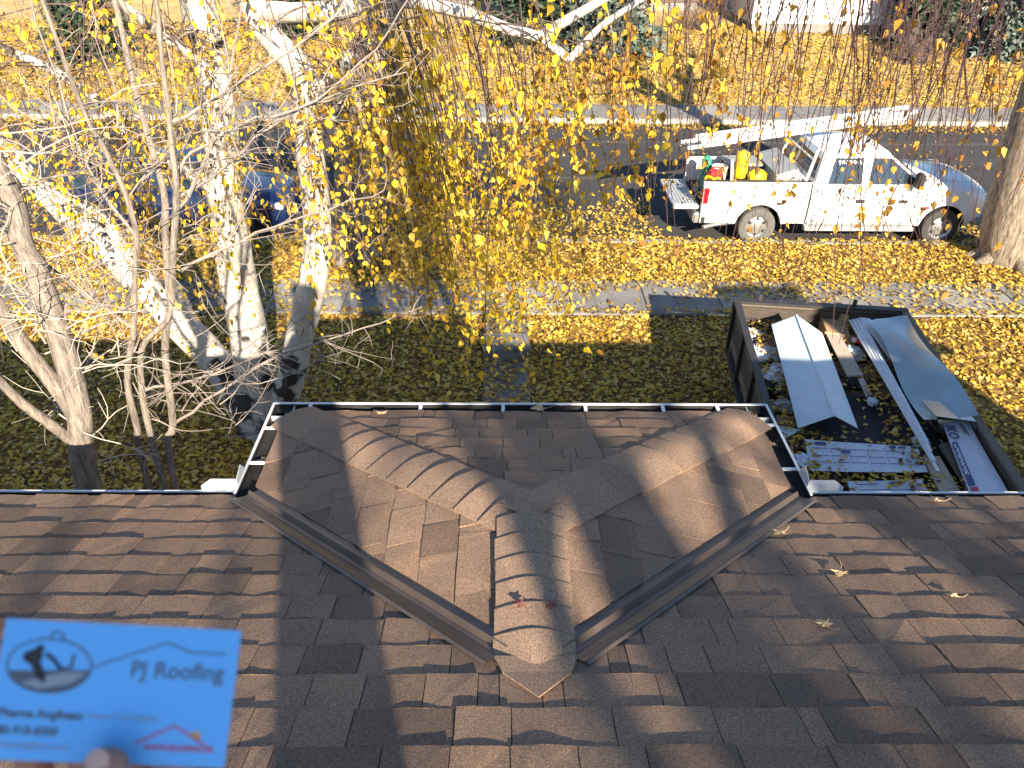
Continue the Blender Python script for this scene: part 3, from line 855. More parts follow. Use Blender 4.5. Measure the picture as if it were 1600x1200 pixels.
# ---- clump of thin stems
sh = thing('slender_tree', 'slender bare tree of several thin stems arching over, beside the splash guard', 'tree', (-2.2, 3.9, 0))
s1 = MB()
limb(s1, [(-2.35,3.9,-.05),(-2.3,3.9,2.89),(-2.26,3.9,3.32),(-2.23,3.9,3.69),(-2.1,3.9,4.05),(-2.02,3.9,4.35),(-1.95,3.9,4.58),(-1.94,3.9,4.74),(-1.95,3.9,4.87),(-1.99,3.9,5.07),(-2.05,3.9,5.32),(-2.1,3.9,6.0)], .024, .010, 8, rng, .05)
limb(s1, [(-2.25,3.88,-.05),(-2.19,3.88,2.91),(-2.18,3.88,3.28),(-2.15,3.88,3.63),(-2.07,3.88,3.94),(-1.89,3.88,4.11),(-1.82,3.9,4.3)], .024, .015, 8, rng, .05)
limb(s1, [(-2.2,3.92,-.05),(-2.13,3.9,2.89),(-2.03,3.9,3.38),(-1.96,3.9,3.89),(-1.86,3.9,4.2),(-1.78,3.9,4.49),(-1.68,3.9,4.85),(-1.65,3.9,5.07),(-1.62,3.9,5.32),(-1.6,3.9,5.54),(-1.57,3.9,5.74),(-1.5,3.9,6.4)], .026, .010, 8, rng, .05)
limb(s1, [(-1.86,3.9,4.2),(-1.81,3.95,4.62),(-1.79,4.0,4.81),(-1.85,4.1,5.18),(-1.9,4.2,5.42),(-1.94,4.3,5.69),(-2.0,4.35,6.4)], .021, .013, 8, rng, .05)
s1.build('trunk', 'grey_bark', sh, smooth=60)
s2_ = MB()
arcs = [[(-1.78,3.95,4.38),(-1.51,4.2,4.46),(-1.18,4.5,4.5),(-0.77,4.9,4.51)],
        [(-1.69,3.92,4.84),(-1.63,4.0,4.99),(-1.39,4.2,5.11),(-1.04,4.4,5.19),(-0.71,4.6,5.43),(-0.45,4.75,5.75)],
        [(-1.69,3.92,4.81),(-1.52,4.1,4.89),(-1.27,4.3,5.07),(-0.95,4.5,5.2),(-0.55,4.75,5.28)],
        [(-1.71,3.92,4.74),(-1.49,4.0,5.05),(-1.38,4.1,5.37),(-1.25,4.25,5.8)],
        [(-1.62,3.9,5.2),(-1.3,4.2,5.35),(-0.9,4.5,5.6),(-0.6,4.7,5.9)],
        [(-1.95,3.9,4.6),(-2.2,4.1,4.9),(-2.35,4.3,5.3),(-2.4,4.4,5.8)],
        [(-2.15,3.88,3.63),(-1.8,4.0,3.66),(-1.5,4.2,3.7),(-1.15,4.6,3.62)],
        [(-2.05,3.9,3.35),(-1.75,4.05,3.52),(-1.45,4.4,3.58),(-1.0,4.9,3.5),(-0.6,5.2,3.52)],
        [(-2.1,3.9,4.05),(-2.35,3.9,4.3),(-2.6,4.0,4.45),(-2.9,4.1,4.7)]]
for A_ in arcs:
    P = limb(s2_, A_, .011, .004, 5, rng, 0, 4, .006)
    for j in range(15):
        i = rng.randint(2, len(P)-1); dd = (P[i]-P[i-1]).normalized()
        pts = wander(P[i], dd*.8+rdir(rng)*.7, rng.uniform(.18,.6), 5, rng, .22)
        s2_.tube(pts, [.0042,.0036,.003,.0024,.002,.0015], 3, False)
        for q in range(3):
            a = rng.choice(pts[1:]); s2_.tube(wander(a, rdir(rng), rng.uniform(.08,.22), 3, rng, .35), [.0022,.0018,.0015,.0012], 3, False)
for k in range(80):
    q = Vector((rng.uniform(-2.5,-1.5), 3.9, rng.uniform(3.2,5.4)))
    pts = wander(q, Vector((rng.gauss(0,.8), rng.uniform(-.2,.6), rng.uniform(-.3,.8))), rng.uniform(.3,.8), 6, rng, .3)
    s2_.tube(pts, [.0048,.0042,.0036,.003,.0024,.002,.0015], 3, False)
    for j in range(4):
        a = rng.choice(pts[1:]); s2_.tube(wander(a, rdir(rng), rng.uniform(.08,.25), 3, rng, .35), [.0024,.002,.0016,.0012], 3, False)
s2_.build('crown', 'grey_twig', sh)

# ---- boulevard elms
def elm(name, label, path_, r0, seed, heads):
    rg = random.Random(seed)
    t = thing(name, label, 'tree', (path_[0][0], path_[0][1], 0))
    tr = MB()
    limb(tr, path_, r0, r0*.62, 18, rg, 0.035, 5)
    b = Vector(path_[0])
    for k in range(7):                              # root flare
        a = 2*math.pi*k/7+rg.uniform(-.2,.2); d = Vector((math.cos(a), math.sin(a), 0))
        limb(tr, [b+d*r0*.3+Vector((0,0,.75)), b+d*r0*.75+Vector((0,0,.25)), b+d*(r0*1.25)+Vector((0,0,.03)), b+d*(r0*1.8)+Vector((0,0,-.08))], r0*.42, r0*.16, 7, rg, .06, 3)
    tr.build('trunk', 'elm_bark', t, smooth=60)
    lv = [MB(), MB(), MB()]
    top = Vector(path_[-1])
    for (d, L_, r_) in heads:
        grow(lv, top+rdir(rg)*.05, d, L_, r_, rg, 0, .16, .03, (5,5,4), .55, None, 3)
    cr = MB()
    for q in lv: cr.add(q.v, q.f)
    cr.build('crown', 'elm_bark', t)
elm('elm_tree', 'large elm trunk with deeply furrowed bark beside the front of the white pickup',
    [(10.12,14.25,-.05),(9.95,14.25,0.5),(9.78,14.25,1.4),(9.66,14.25,2.6),(9.58,14.25,3.7),(9.5,14.25,4.7),(9.42,14.25,5.6)], 0.53, 3,
    [((-.3,.2,1), 5.0, .26), ((.6,.1,.8), 5.0, .22), ((.1,-.5,.9), 4.5, .2), ((-.7,.4,.5), 5, .2)])
elm('elm_tree', 'brown furrowed elm trunk half hidden behind the birch and its hanging leaves',
    [(-2.99,14.2,-.05),(-2.92,14.2,0.67),(-2.78,14.2,1.54),(-2.64,14.2,2.48),(-2.33,14.2,3.46),(-2.12,14.2,4.0),(-1.95,14.2,4.6)], 0.40, 4,
    [((.7,.1,.6), 4.6, .2), ((-.5,.3,1), 5, .22), ((.1,-.3,1), 4.6, .2), ((-.9,0,.4), 4, .15)])

# ---- trees standing behind the house (their shade falls over the roof)
def back_tree(x, y, seed, label, r0, h, kids):
    rg = random.Random(seed)
    t = thing('garden_tree', label, 'tree', (x, y, 0))
    tr = MB(); P = limb(tr, [(x,y,-.05),(x+.05,y,h*.35),(x-.03,y+.05,h*.7),(x,y,h)], r0, r0*.45, 12, rg, .04)
    tr.build('trunk', 'elm_bark', t, smooth=60)
    lv = [MB(), MB(), MB()]
    for k in range(kids):
        i = int(len(P)*rg.uniform(.45, 1))-1; a = rg.uniform(0, 6.28)
        grow(lv, P[i], (math.cos(a), math.sin(a), rg.uniform(.3,1)), h*rg.uniform(.2,.36), r0*.32, rg, 0, .2, .03, (4,4,3), .55, None, 3)
    cr = MB()
    for q in lv: cr.add(q.v, q.f)
    cr.build('crown', 'elm_bark', t)
back_tree(3.90, -10.2, 8, 'tall bare tree standing behind the house on the sunny side', 0.36, 14.5, 6)
back_tree(5.7, -11.8, 9, 'second bare tree standing behind the house beyond the chimney', 0.26, 13.0, 9)

# ---- spruces and shrubs across the street
def spruce(x, y, h, rad, m, label, seed, nb=170):
    rg = random.Random(seed); z0 = far_z(x, y)
    t = thing('spruce_tree', label, 'tree', (x, y, z0))
    MB().tube([(x,y,z0-.1),(x,y,z0+h*.5),(x,y,z0+h*.97)], [.16,.1,.03], 7).build('trunk', 'elm_bark', t)
    C = []; D = []
    for k in range(nb):
        u = rg.random()**1.25; zz = z0+0.15+u*h*.95; L_ = rad*(1-u)*rg.uniform(.7,1.12)+.12; a = rg.uniform(0, 6.283)
        d = Vector((math.cos(a), math.sin(a), 0))
        n = int(9+L_*11)
        for j in range(n):
            f = (j+.5)/n; w = L_*.28*(1-f*.6)
            p = Vector((x,y,zz))+d*(L_*(.15+.85*f))+Vector((-d.y, d.x, 0))*rg.gauss(0, w)+Vector((0,0,-.28*f*f*L_+rg.gauss(0,.06)))
            C.append(tuple(p)); D.append(tuple(d+Vector((rg.gauss(0,.5), rg.gauss(0,.5), rg.gauss(0,.35)))))
    rs = np.random.RandomState(seed); n = len(C)
    nr = np.stack([rs.normal(0,.6,n), rs.normal(-.3,.6,n), rs.normal(.8,.5,n)], 1)
    leaf_mesh('crown', C, .20, m, nrm=nr, parent=t, hang=np.array(D), seed=seed, elong=1.9)
spruce(20.4, 33.6, 6.5, 2.3, 'needle', 'blue green spruce beside the right corner of the white house', 41, 230)
spruce(17.2, 34.6, 7.0, 1.9, 'dark_needle', 'dark spruce right against the white house wall', 42, 200)
spruce(4.4, 33.4, 7.0, 2.2, 'needle', 'pale blue spruce on the rise left of the white house', 43, 220)
spruce(1.2, 35.0, 7.5, 2.2, 'dark_needle', 'dark spruce behind the long birch limb', 44, 200)
spruce(-15.6, 31.5, 6.5, 1.7, 'dark_needle', 'dark spruce across the street behind the slender stems', 45, 170)
spruce(-9.0, 36.0, 8.5, 2.4, 'dark_needle', 'dark spruce across the street between the birch trunks', 46, 190)
spruce(23.8, 36.5, 8.0, 2.2, 'needle', 'tall blue spruce behind the furrowed elm trunk', 47, 190)
# bare shrub in front of the white house
for (x, y, s_, lb) in ((15.9, 31.9, 1, 'dark leafless shrub at the foot of the white house wall'), (8.6, 36.2, 2, 'dark leafless shrub between the brown house and the pale spruce')):
    rg = random.Random(60+s_); t = thing('shrub', lb, 'shrub', (x, y, far_z(x, y)))
    b = MB()
    for k in range(60):
        pts = wander((x+rg.gauss(0,.25), y+rg.gauss(0,.2), far_z(x,y)-.03), Vector((rg.gauss(0,.7), rg.gauss(0,.5), 1)), rg.uniform(.8,2.0), 5, rg, .25)
        b.tube(pts, [.02,.016,.012,.009,.006,.004], 3, False)
        for j in range(4): b.tube(wander(rg.choice(pts[1:]), rdir(rg)+Vector((0,0,.5)), .6, 3, rg, .3), [.008,.006,.004,.003], 3, False)
    b.build('branches', 'birch_twig', t)

# ---- houses across the street
def far_house(label, x0, x1, y0, y1, h, wall, rise, wins, doorx=None):
    z0 = far_z((x0+x1)/2, y0)-.05
    t = thing('far_house', label, 'house', ((x0+x1)/2, (y0+y1)/2, z0))
    MB().box((x0+.03, y0+.03, z0-.4), (x1-.03, y1-.03, z0+.42)).build('foundation', 'old_concrete', t)
    w = MB().box((x0, y0, z0+.42), (x1, y1, z0+.42+h)).build('wall', wall, t)
    nb = int(h/.21)
    for k in range(nb):                               # lapped siding boards on the front
        zz = z0+.43+k*.21
        MB().prism([(x0-.01, y0-.004, zz), (x0-.01, y0-.028, zz+.003), (x0-.01, y0-.008, zz+.205), (x0-.01, y0-.004, zz+.205)], (x1-x0+.02, 0, 0)).build('siding_board', wall, w)
    zt = z0+.42+h; ov = .5
    MB().prism([(x0-ov, y0-ov, zt), (x0-ov, (y0+y1)/2, zt+rise), (x0-ov, y1+ov, zt), (x0-ov, y1+ov, zt-.12), (x0-ov, (y0+y1)/2, zt+rise-.14), (x0-ov, y0-ov, zt-.12)], (x1-x0+2*ov, 0, 0)).build('roof', 'far_roof', t)
    for (a, b, c, d) in wins:
        f = MB(); fw = .08
        f.box((a-fw, y0-.07, z0+c-fw), (b+fw, y0-.03, z0+c)); f.box((a-fw, y0-.07, z0+d), (b+fw, y0-.03, z0+d+fw))
        f.box((a-fw, y0-.07, z0+c), (a, y0-.03, z0+d)); f.box((b, y0-.07, z0+c), (b+fw, y0-.03, z0+d))
        f.box(((a+b)/2-.03, y0-.068, z0+c), ((a+b)/2+.03, y0-.032, z0+d))
        fo = f.build('window', 'white_metal', t)
        MB().box((a, y0-.045, z0+c), (b, y0-.031, z0+d)).build('pane', 'glass', fo)
far_house('white sided house on the rise across the street', 10.6, 17.6, 36.0, 44.0, 2.9, 'siding_white', 2.0, [(13.6, 15.2, 1.5, 2.6), (16.0, 17.0, 1.5, 2.6)])
far_house('dark brown house across the street left of the white house', -2.5, 9.0, 39.5, 47.0, 3.0, 'siding_brown', 2.2, [(3.2, 5.0, 1.5, 2.7), (6.6, 7.8, 1.5, 2.7)])
far_house('white bungalow across the street far behind the birch trunks', -26.0, -13.0, 42.0, 50.0, 3.0, 'siding_white', 2.2, [(-20.0, -18.2, 1.5, 2.7)])

# ================================================================== VEHICLES
def ss(a, b, x):
    t = max(0.0, min(1.0, (x-a)/(b-a))); return t*t*(3-2*t)
def wheel(parent, x, y, z, r, side, w=0.25, tm='tyre', rim='steel', holes=6):
    """side -1: outer face towards -y"""
    wm = MB(); hw2 = w/2
    prof = [(r*.60, -hw2*.9), (r*.80, -hw2), (r*.95, -hw2*.88), (r, -hw2*.6), (r, hw2*.6), (r*.95, hw2*.88), (r*.80, hw2), (r*.60, hw2*.9)]
    wm.lathe(prof, (x, y, z), (0, 1, 0), 32)
    wo = wm.build('wheel', tm, parent, smooth=40)
    s = side
    rm = MB(); rm.lathe([(r*.62, s*hw2*.92), (r*.58, s*hw2*.70), (r*.50, s*hw2*.55), (r*.30, s*hw2*.75), (r*.14, s*hw2*.78), (r*.12, s*hw2*1.0), (0.002, s*hw2*1.02)], (x, y, z), (0, 1, 0), 32)
    rm.build('rim', rim, wo, smooth=45)
    for k in range(holes):
        a = 2*math.pi*(k+.5)/holes
        h = MB(); cx, cz = x+math.cos(a)*r*.43, z+math.sin(a)*r*.43
        h.lathe([(0.001, s*hw2*.74), (r*.085, s*hw2*.72), (r*.09, s*hw2*.5)], (cx, y, cz), (0, 1, 0), 10)
        h.build('rim_hole', 'black_plastic', wo)
    return wo

def arch(x, wheels, R_, base):
    z = base
    for (wx, wz) in wheels:
        if abs(x-wx) < R_: z = max(z, wz+math.sqrt(R_*R_-(x-wx)**2))
    return z
def xs_for(x0, x1, wheels, R_, step=.10):
    X = set([x0, x1])
    n = int((x1-x0)/step)
    for i in range(n+1): X.add(round(x0+(x1-x0)*i/n, 4))
    for wx, wz in wheels:
        for k in range(-10, 11):
            q = wx+R_*math.sin(k/10*math.pi/2)*.999
            if x0 < q < x1: X.add(round(q, 4))
    return sorted(X)

TX, TY, TZ = 4.07, 15.20, RZ
pk = thing('pickup_truck', 'white crew cab pickup with open tailgate and a loaded bed by the kerb', 'truck', (TX, TY, TZ))
W_ = 1.90
WR = [(1.20, 0.39), (5.03, 0.39)]; AR = 0.485
def Tp(x, y, z): return (TX+x, TY+y, TZ+z)
def side_panel(x0, x1, y_out, y_in, ztop, zbot=0.47, bulge=0.03):
    s = 1 if y_in > y_out else -1
    rings = []
    for x in xs_for(x0, x1, WR, AR):
        zb = arch(x, WR, AR, zbot)
        zt = ztop(x) if callable(ztop) else ztop
        zb = min(zb, zt-.05)
        flare = 0.0
        for wx, wz in WR:
            flare = max(flare, .045*(1-ss(AR, AR+.16, abs(x-wx)))) 
        yo = y_out-s*flare
        zs = [zb+(zt-zb)*k for k in (0, .12, .45, .8, .96, 1)]
        ys = [yo+s*.01, yo, y_out-s*bulge*.3+s*0, y_out-s*bulge*.1, y_out+s*.012, y_out+s*.04]
        rings.append([Tp(x, yy, zz) for yy, zz in zip(ys, zs)]+[Tp(x, y_in, zt), Tp(x, y_in, zb)])
    return MB().loft(rings)
# bed
bedtop = 1.32
bed = side_panel(0, 2.16, 0, .13, bedtop)
bo = bed.build('bed_side', 'truck_white', pk, smooth=35)
side_panel(0, 2.16, W_, W_-.13, bedtop).build('bed_side', 'truck_white', pk, smooth=35)
MB().box(Tp(.05, .13, .72), Tp(2.15, W_-.13, .80)).build('bed_floor', 'black_plastic', pk)
MB().box(Tp(2.08, .131, .80), Tp(2.155, W_-.131, 1.31)).build('bed_front', 'truck_white', pk)
for y_ in (.02, W_-.14): MB().box(Tp(.02, y_+.015, bedtop+.002), Tp(2.15, y_+.105, bedtop+.022)).build('bed_rail_cap', 'black_plastic', pk)
# wheel tubs and dark inner arches
for wx, wz in WR:
    for (ya, yb) in ((.05, .40), (W_-.40, W_-.05)):
        a = MB(); n = 14
        prof = [Tp(wx+math.cos(math.pi*k/n)*(AR-.012), ya, wz+math.sin(math.pi*k/n)*(AR-.012)) for k in range(n+1)]
        a.add(prof+[(p[0], TY+yb, p[2]) for p in prof], [(k, k+1, n+2+k, n+1+k) for k in range(n)]+[tuple(range(n+1, 2*n+2))])
        a.build('wheel_well', 'black_plastic', pk)
# tailgate lowered, ribbed inside
tg = MB().box(Tp(-.54, .10, .73), Tp(-.03, W_-.10, .805)).build('tailgate', 'truck_white', pk, bevel=.015)
for k in range(7):
    x = -.50+k*.068
    MB().box(Tp(x, .18, .806), Tp(x+.040, W_-.18, .818)).build('rib', 'grey_trim', tg)
for y_ in (.14, W_-.14): MB().bar(Tp(-.38, y_, .82), Tp(.02, y_, 1.15), .012).build('tailgate_cable', 'black_steel', pk)
MB().box(Tp(-.13, .06, .44), Tp(.04, W_-.06, .66)).build('rear_bumper', 'steel', pk, bevel=.03)
MB().tube([Tp(.75, .22, .40), Tp(.35, .10, .40), Tp(.08, -.01, .38)], [.04, .045, .045], 12).build('exhaust_pipe', 'steel', pk)
tl = MB().box(Tp(-.012, -.018, .86), Tp(.13, .10, 1.22)).build('tail_light', 'red_lens', pk, bevel=.02)
MB().box(Tp(-.012, W_-.10, .86), Tp(.13, W_+.018, 1.22)).build('tail_light', 'red_lens', pk, bevel=.02)
MB().box(Tp(.02, -.012, .47), Tp(.10, .0, .60)).build('mud_flap', 'black_plastic', pk)
# cab lower body
belt = 1.28
def cab_ring(x, zb, zt, inset_top=.03):
    z = [zb, zb+.05, .62, .95, zt-.03, zt]
    yo = [.05, .012, -.012, -.02, .01, inset_top]
    L = [(yy, zz) for yy, zz in zip(yo, z)]
    return [Tp(x, a, b) for a, b in L]+[Tp(x, W_-a, b) for a, b in reversed(L)]
MB().loft([cab_ring(x, .44, belt) for x in (2.20, 2.26, 2.9, 3.5, 4.1, 4.44)]).build('cab_body', 'truck_white', pk, smooth=40)
# door seams, sills, running board
for x in (2.30, 3.28, 4.36):
    MB().box(Tp(x-.006, -.0245, .50), Tp(x+.006, -.012, belt-.03)).build('door_seam', 'black_plastic', pk)
MB().box(Tp(2.165, -.004, .50), Tp(2.195, .06, 1.28)).build('cab_gap', 'black_plastic', pk)
for (xa, xb, zz) in ((2.31, 4.35, .64), (.05, .70, .70), (1.72, 2.14, .70)):
    MB().box(Tp(xa, -.0245, zz), Tp(xb, -.016, zz+.012)).build('body_crease', 'grey_trim', pk)
MB().box(Tp(2.22, -.028, .468), Tp(4.42, -.004, .52)).build('sill_trim', 'grey_trim', pk)
rb = MB().loft([[Tp(x, -.13, .36), Tp(x, -.13, .43), Tp(x, .06, .46), Tp(x, .06, .34)] for x in (2.16, 2.3, 4.3, 4.42)]).build('running_board', 'grey_trim', pk, bevel=.012)
for x in (2.52, 3.40):
    hd = MB().box(Tp(x+.60, -.055, .93), Tp(x+.78, -.020, .995)).build('door_handle', 'black_plastic', pk, bevel=.008)
MB().box(Tp(.75, -.021, .93), Tp(.93, -.014, 1.08)).build('fuel_door', 'truck_white', pk, bevel=.006)
# greenhouse
def ring_z(x0, x1, y0, y1, z, r=.10, n=5):
    P = []
    for (cx, cy, a0) in ((x1-r, y0+r, -90), (x1-r, y1-r, 0), (x0+r, y1-r, 90), (x0+r, y0+r, 180)):
        for k in range(n+1):
            a = R(a0+90*k/n); P.append(Tp(cx+math.cos(a)*r, cy+math.sin(a)*r, z))
    return P
G0 = (2.24, 4.50, .02, W_-.02); G1 = (2.40, 3.68, .18, W_-.18)
MB().loft([ring_z(*G0, belt, .06), ring_z(2.36, 3.74, .165, W_-.165, 1.83, .10), ring_z(*G1, 1.89, .13), ring_z(2.52, 3.54, .27, W_-.27, 1.935, .15), ring_z(2.8, 3.3, .5, W_-.5, 1.95, .15)]).build('cab_roof', 'truck_white', pk, smooth=50)
# rain gutter moulding
def gy(z): return .02+(.165-.02)*(z-belt)/(1.83-belt)
def gxf(z): return 4.50+(3.68-4.50)*(z-belt)/(1.70-belt)
def gxr(z): return 2.24+(2.40-2.24)*(z-belt)/(1.70-belt)
def side_glass(poly, m='glass', name='side_window', off=.006, th=.004, near=True):
    P = []
    for x, z in poly:
        y = gy(z)-off
        P.append(Tp(x, y if near else W_-y, z))
    return MB().prism(P, (0, th if near else -th, 0)).build(name, m, pk)
z0, z1 = 1.31, 1.775
RW = [(2.50, z0), (3.16, z0), (3.14, z1), (2.60, z1)]
FW_ = [(3.33, z0), (4.30, z0-.0), (4.24, z0+.09), (3.70, z1), (3.36, z1)]
def big(poly, k):
    cx = sum(p[0] for p in poly)/len(poly); cz = sum(p[1] for p in poly)/len(poly)
    return [(cx+(x-cx)*(1+k), cz+(z-cz)*(1+k*1.3)) for x, z in poly]
for near in (True, False):
    for poly in (RW, FW_):
        side_glass(big(poly, .05), 'black_plastic', 'window_seal', .004, .003, near)
        side_glass(poly, 'glass_blue', 'side_window', .009, .004, near)
# windscreen and back light
def quad_glass(P, m, name, n, off=.006):
    n = Vector(n)*off
    P = [Vector(p)+n for p in P]
    return MB().prism(P, n*.5).build(name, m, pk)
quad_glass([Tp(4.44, .10, belt+.05), Tp(4.44, W_-.10, belt+.05), Tp(3.79, W_-.24, 1.80), Tp(3.79, .24, 1.80)], 'glass', 'windscreen', (.55, 0, .83), .012)
quad_glass([Tp(2.26, .25, belt+.06), Tp(2.26, W_-.25, belt+.06), Tp(2.35, W_-.3, 1.72), Tp(2.35, .3, 1.72)], 'glass', 'back_window', (-.95, 0, .3), .012)
# front clip: fenders and hood
rings = []
def front_ring(x):
    t = ss(4.40, 5.80, x)
    nose = ss(5.45, 5.84, x)
    zt = 1.33-.07*t-.11*nose**2
    pinch = .07*ss(5.2, 5.84, x)**2
    zb = arch(x, WR, AR, .44+.1*nose)
    fl = 0
    for wx, wz in WR: fl = max(fl, .04*(1-ss(AR, AR+.14, abs(x-wx))))
    L = [(pinch+.02-fl, zb), (pinch-fl, zb+.03), (pinch-.01, max(zb+.05, .80)), (pinch+.0, zt-.16), (pinch+.05, zt-.06), (pinch+.16, zt-.015), (pinch+.45, zt+.035), (W_/2-.05, zt+.05)]
    return [Tp(x, a, b) for a, b in L]+[Tp(x, W_-a, b) for a, b in reversed(L)]
MB().loft([front_ring(x) for x in xs_for(4.40, 5.82, WR, AR, .07)]).build('front_body', 'truck_white', pk, smooth=45)
for y_ in (.20, W_-.20): MB().bar(Tp(4.55, y_+.06, 1.345), Tp(5.55, y_+.03, 1.29), .012, .006).build('hood_seam', 'grey_trim', pk)
MB().box(Tp(4.42, .16, 1.30), Tp(4.56, W_-.16, 1.352)).build('cowl', 'black_plastic', pk)
MB().box(Tp(5.70, .04, .42), Tp(5.93, W_-.04, .66)).build('front_bumper', 'grey_trim', pk, bevel=.04)
MB().box(Tp(5.80, .42, .74), Tp(5.855, W_-.42, 1.08)).build('grille', 'grey_trim', pk, bevel=.02)
for (a, b) in ((.10, .40), (W_-.40, W_-.10)):
    MB().box(Tp(5.74, a, .80), Tp(5.845, b, 1.06)).build('headlight', 'clear_lens', pk, bevel=.02)
mr = MB().box(Tp(4.16, -.27, 1.28), Tp(4.30, -.05, 1.58)).build('wing_mirror', 'black_plastic', pk, bevel=.03)
MB().box(Tp(4.20, -.286, 1.29), Tp(4.30, -.262, 1.36)).build('mirror_lamp', 'orange_lens', mr)
MB().bar(Tp(4.22, -.06, 1.36), Tp(4.20, .03, 1.36), .04).build('mirror_arm', 'black_plastic', mr)
MB().box(Tp(4.16, W_+.05, 1.28), Tp(4.30, W_+.25, 1.58)).build('wing_mirror', 'black_plastic', pk, bevel=.03)
MB().prism([Tp(4.46, -.018, .78), Tp(4.68, -.018, .80), Tp(4.68, -.018, .86), Tp(4.50, -.018, .84)], (0, .006, 0)).build('fender_badge', 'ink_red', pk)
for wx, wz in WR:
    wheel(pk, *Tp(wx, .10, wz), .39, -1, .26, 'tyre_dusty' if wx < 3 else 'tyre')
    wheel(pk, *Tp(wx, W_-.10, wz), .39, 1, .26)
MB().box(Tp(.3, .45, .30), Tp(5.4, W_-.45, .55)).build('chassis', 'black_plastic', pk)
# steel rack over the bed
rk = MB()
for y_ in (.10, W_-.10):
    rk.tube([Tp(2.06, y_, 1.33), Tp(2.20, y_+(.06 if y_ < 1 else -.06), 1.98)], .03, 8)
rk.tube([Tp(2.20, .12, 1.98), Tp(2.20, W_-.12, 1.98)], .03, 8)
rk.tube([Tp(2.15, .14, 1.74), Tp(2.15, W_-.14, 1.74)], .02, 8)
rk.build('headache_rack', 'truck_white', pk, smooth=40)
rk2 = MB()
rk2.tube(smooth_path([Tp(.10, W_-.08, 1.32), Tp(.10, W_-.08, 1.66), Tp(.12, W_-.20, 1.80), Tp(.12, W_-.7, 1.80)], 4), .032, 8)
rk2.tube([Tp(.55, .10, 1.33), Tp(.50, .12, 1.74)], .03, 8)
rk2.build('rear_hoop', 'truck_white', pk, smooth=40)
# lettering on the rear side glass
def text_mesh(txt, size, name, m, parent, mw, align='LEFT', bold=0.0):
    cu = bpy.data.curves.new('t', 'FONT'); cu.body = txt; cu.size = size; cu.align_x = align; cu.offset = bold; cu.resolution_u = 3
    tmp = bpy.data.objects.new('t', cu); COL.objects.link(tmp)
    bpy.context.view_layer.update()
    me = bpy.data.meshes.new_from_object(tmp.evaluated_get(bpy.context.evaluated_depsgraph_get()))
    bpy.data.objects.remove(tmp); me.name = name
    me.transform(mw)
    if parent is not None and parent.type == 'EMPTY' and parent.rotation_euler.to_matrix() == Matrix.Identity(3): 
        me.transform(Matrix.Translation(-wloc(parent)))
    me.materials.clear(); me.materials.append(MATS[m])
    o = bpy.data.objects.new(name, me); COL.objects.link(o); o.parent = parent
    return o
zt = 1.685
mw = Matrix.Translation(Tp(2.625, gy(zt)-.018, zt)) @ Matrix.Rotation(R(90), 4, 'X') @ Matrix.Rotation(R(-15), 4, 'X')
text_mesh('PJ ROOFING', .088, 'lettering', 'truck_white', pk, mw, bold=.002)

# things carried in the bed
def Tb(x, y, z): return Tp(x, y, z+.10)
def cyl_can(name, label, cat, c, r, h, m, tilt=(0,0,1), group=None, ribs=2):
    t = thing(name, label, cat, c, group)
    ax = Vector(tilt).normalized(); c = Vector(c)
    prof = [(.001, 0), (r*.92, 0), (r, .02)]
    for k in range(ribs): z = h*(.25+.5*k/max(1, ribs-1)); prof += [(r, z-.02), (r*1.04, z), (r, z+.02)]
    prof += [(r, h-.05), (r*.93, h-.015), (r*.8, h), (.001, h)]
    MB().lathe(prof, c, ax, 20).build('body', m, t, smooth=45)
    MB().lathe([(.001, h), (r*.30, h), (r*.30, h+.03), (.001, h+.03)], c, ax, 12).build('cap', m, t)
    return t
bz = TZ+.70
cyl_can('yellow_drum', 'upright yellow plastic drum standing in the pickup bed', 'drum', Tb(.86, .62, 1.14), .135, .52, 'yellow_plastic')
fold = thing('yellow_tarp', 'bunched bright yellow bag beside the upright yellow drum in the bed', 'bag', Tb(1.16, .42, .70))
rgb = random.Random(4); rings = []
for k in range(9):
    z = .70+.66*k/8; rr = .20*(1-.15*abs(k/4-1))*(1 if k < 8 else .55)
    rings.append([Tb(1.16+math.cos(a*math.pi/6)*rr*rgb.uniform(.85,1.12), .42+math.sin(a*math.pi/6)*rr*rgb.uniform(.85,1.1)*.8, z) for a in range(12)])
MB().loft(rings).build('body', 'yellow_plastic', fold, smooth=60)
gc = thing('fuel_can', 'red fuel can behind the rear hoop of the pickup bed', 'can', Tb(.30, .50, .705))
MB().box(Tb(.16, .36, .705), Tb(.46, .66, 1.30)).build('body', 'red_plastic', gc, bevel=.04)
MB().tube(smooth_path([Tb(.20, .5, 1.29), Tb(.26, .5, 1.37), Tb(.38, .5, 1.37), Tb(.43, .5, 1.29)], 3), .018, 6).build('handle', 'red_plastic', gc)
hs = thing('yellow_hose', 'coil of yellow hose lying at the tailgate end of the bed', 'hose', Tb(.14, .40, .705))
P = [Tb(.16+.14*math.cos(a*.5)*(1-.012*a), .40+.20*math.sin(a*.5)*(1-.012*a), .74+.006*a+.3*0) for a in range(40)]
MB().tube(P, .022, 6).build('coil', 'yellow_plastic', hs, smooth=60)
P = [Tb(.05+.30*t, .20+.08*math.sin(t*9), 1.24+.02*math.sin(t*5)) for t in [k/12 for k in range(13)]]
MB().tube(P, .026, 6).build('loose_end', 'yellow_plastic', hs, smooth=60)
gb = thing('green_bag', 'crumpled green bag piled on the pickup load by the hoop', 'bag', Tb(.26, 1.15, .705))
rings = []
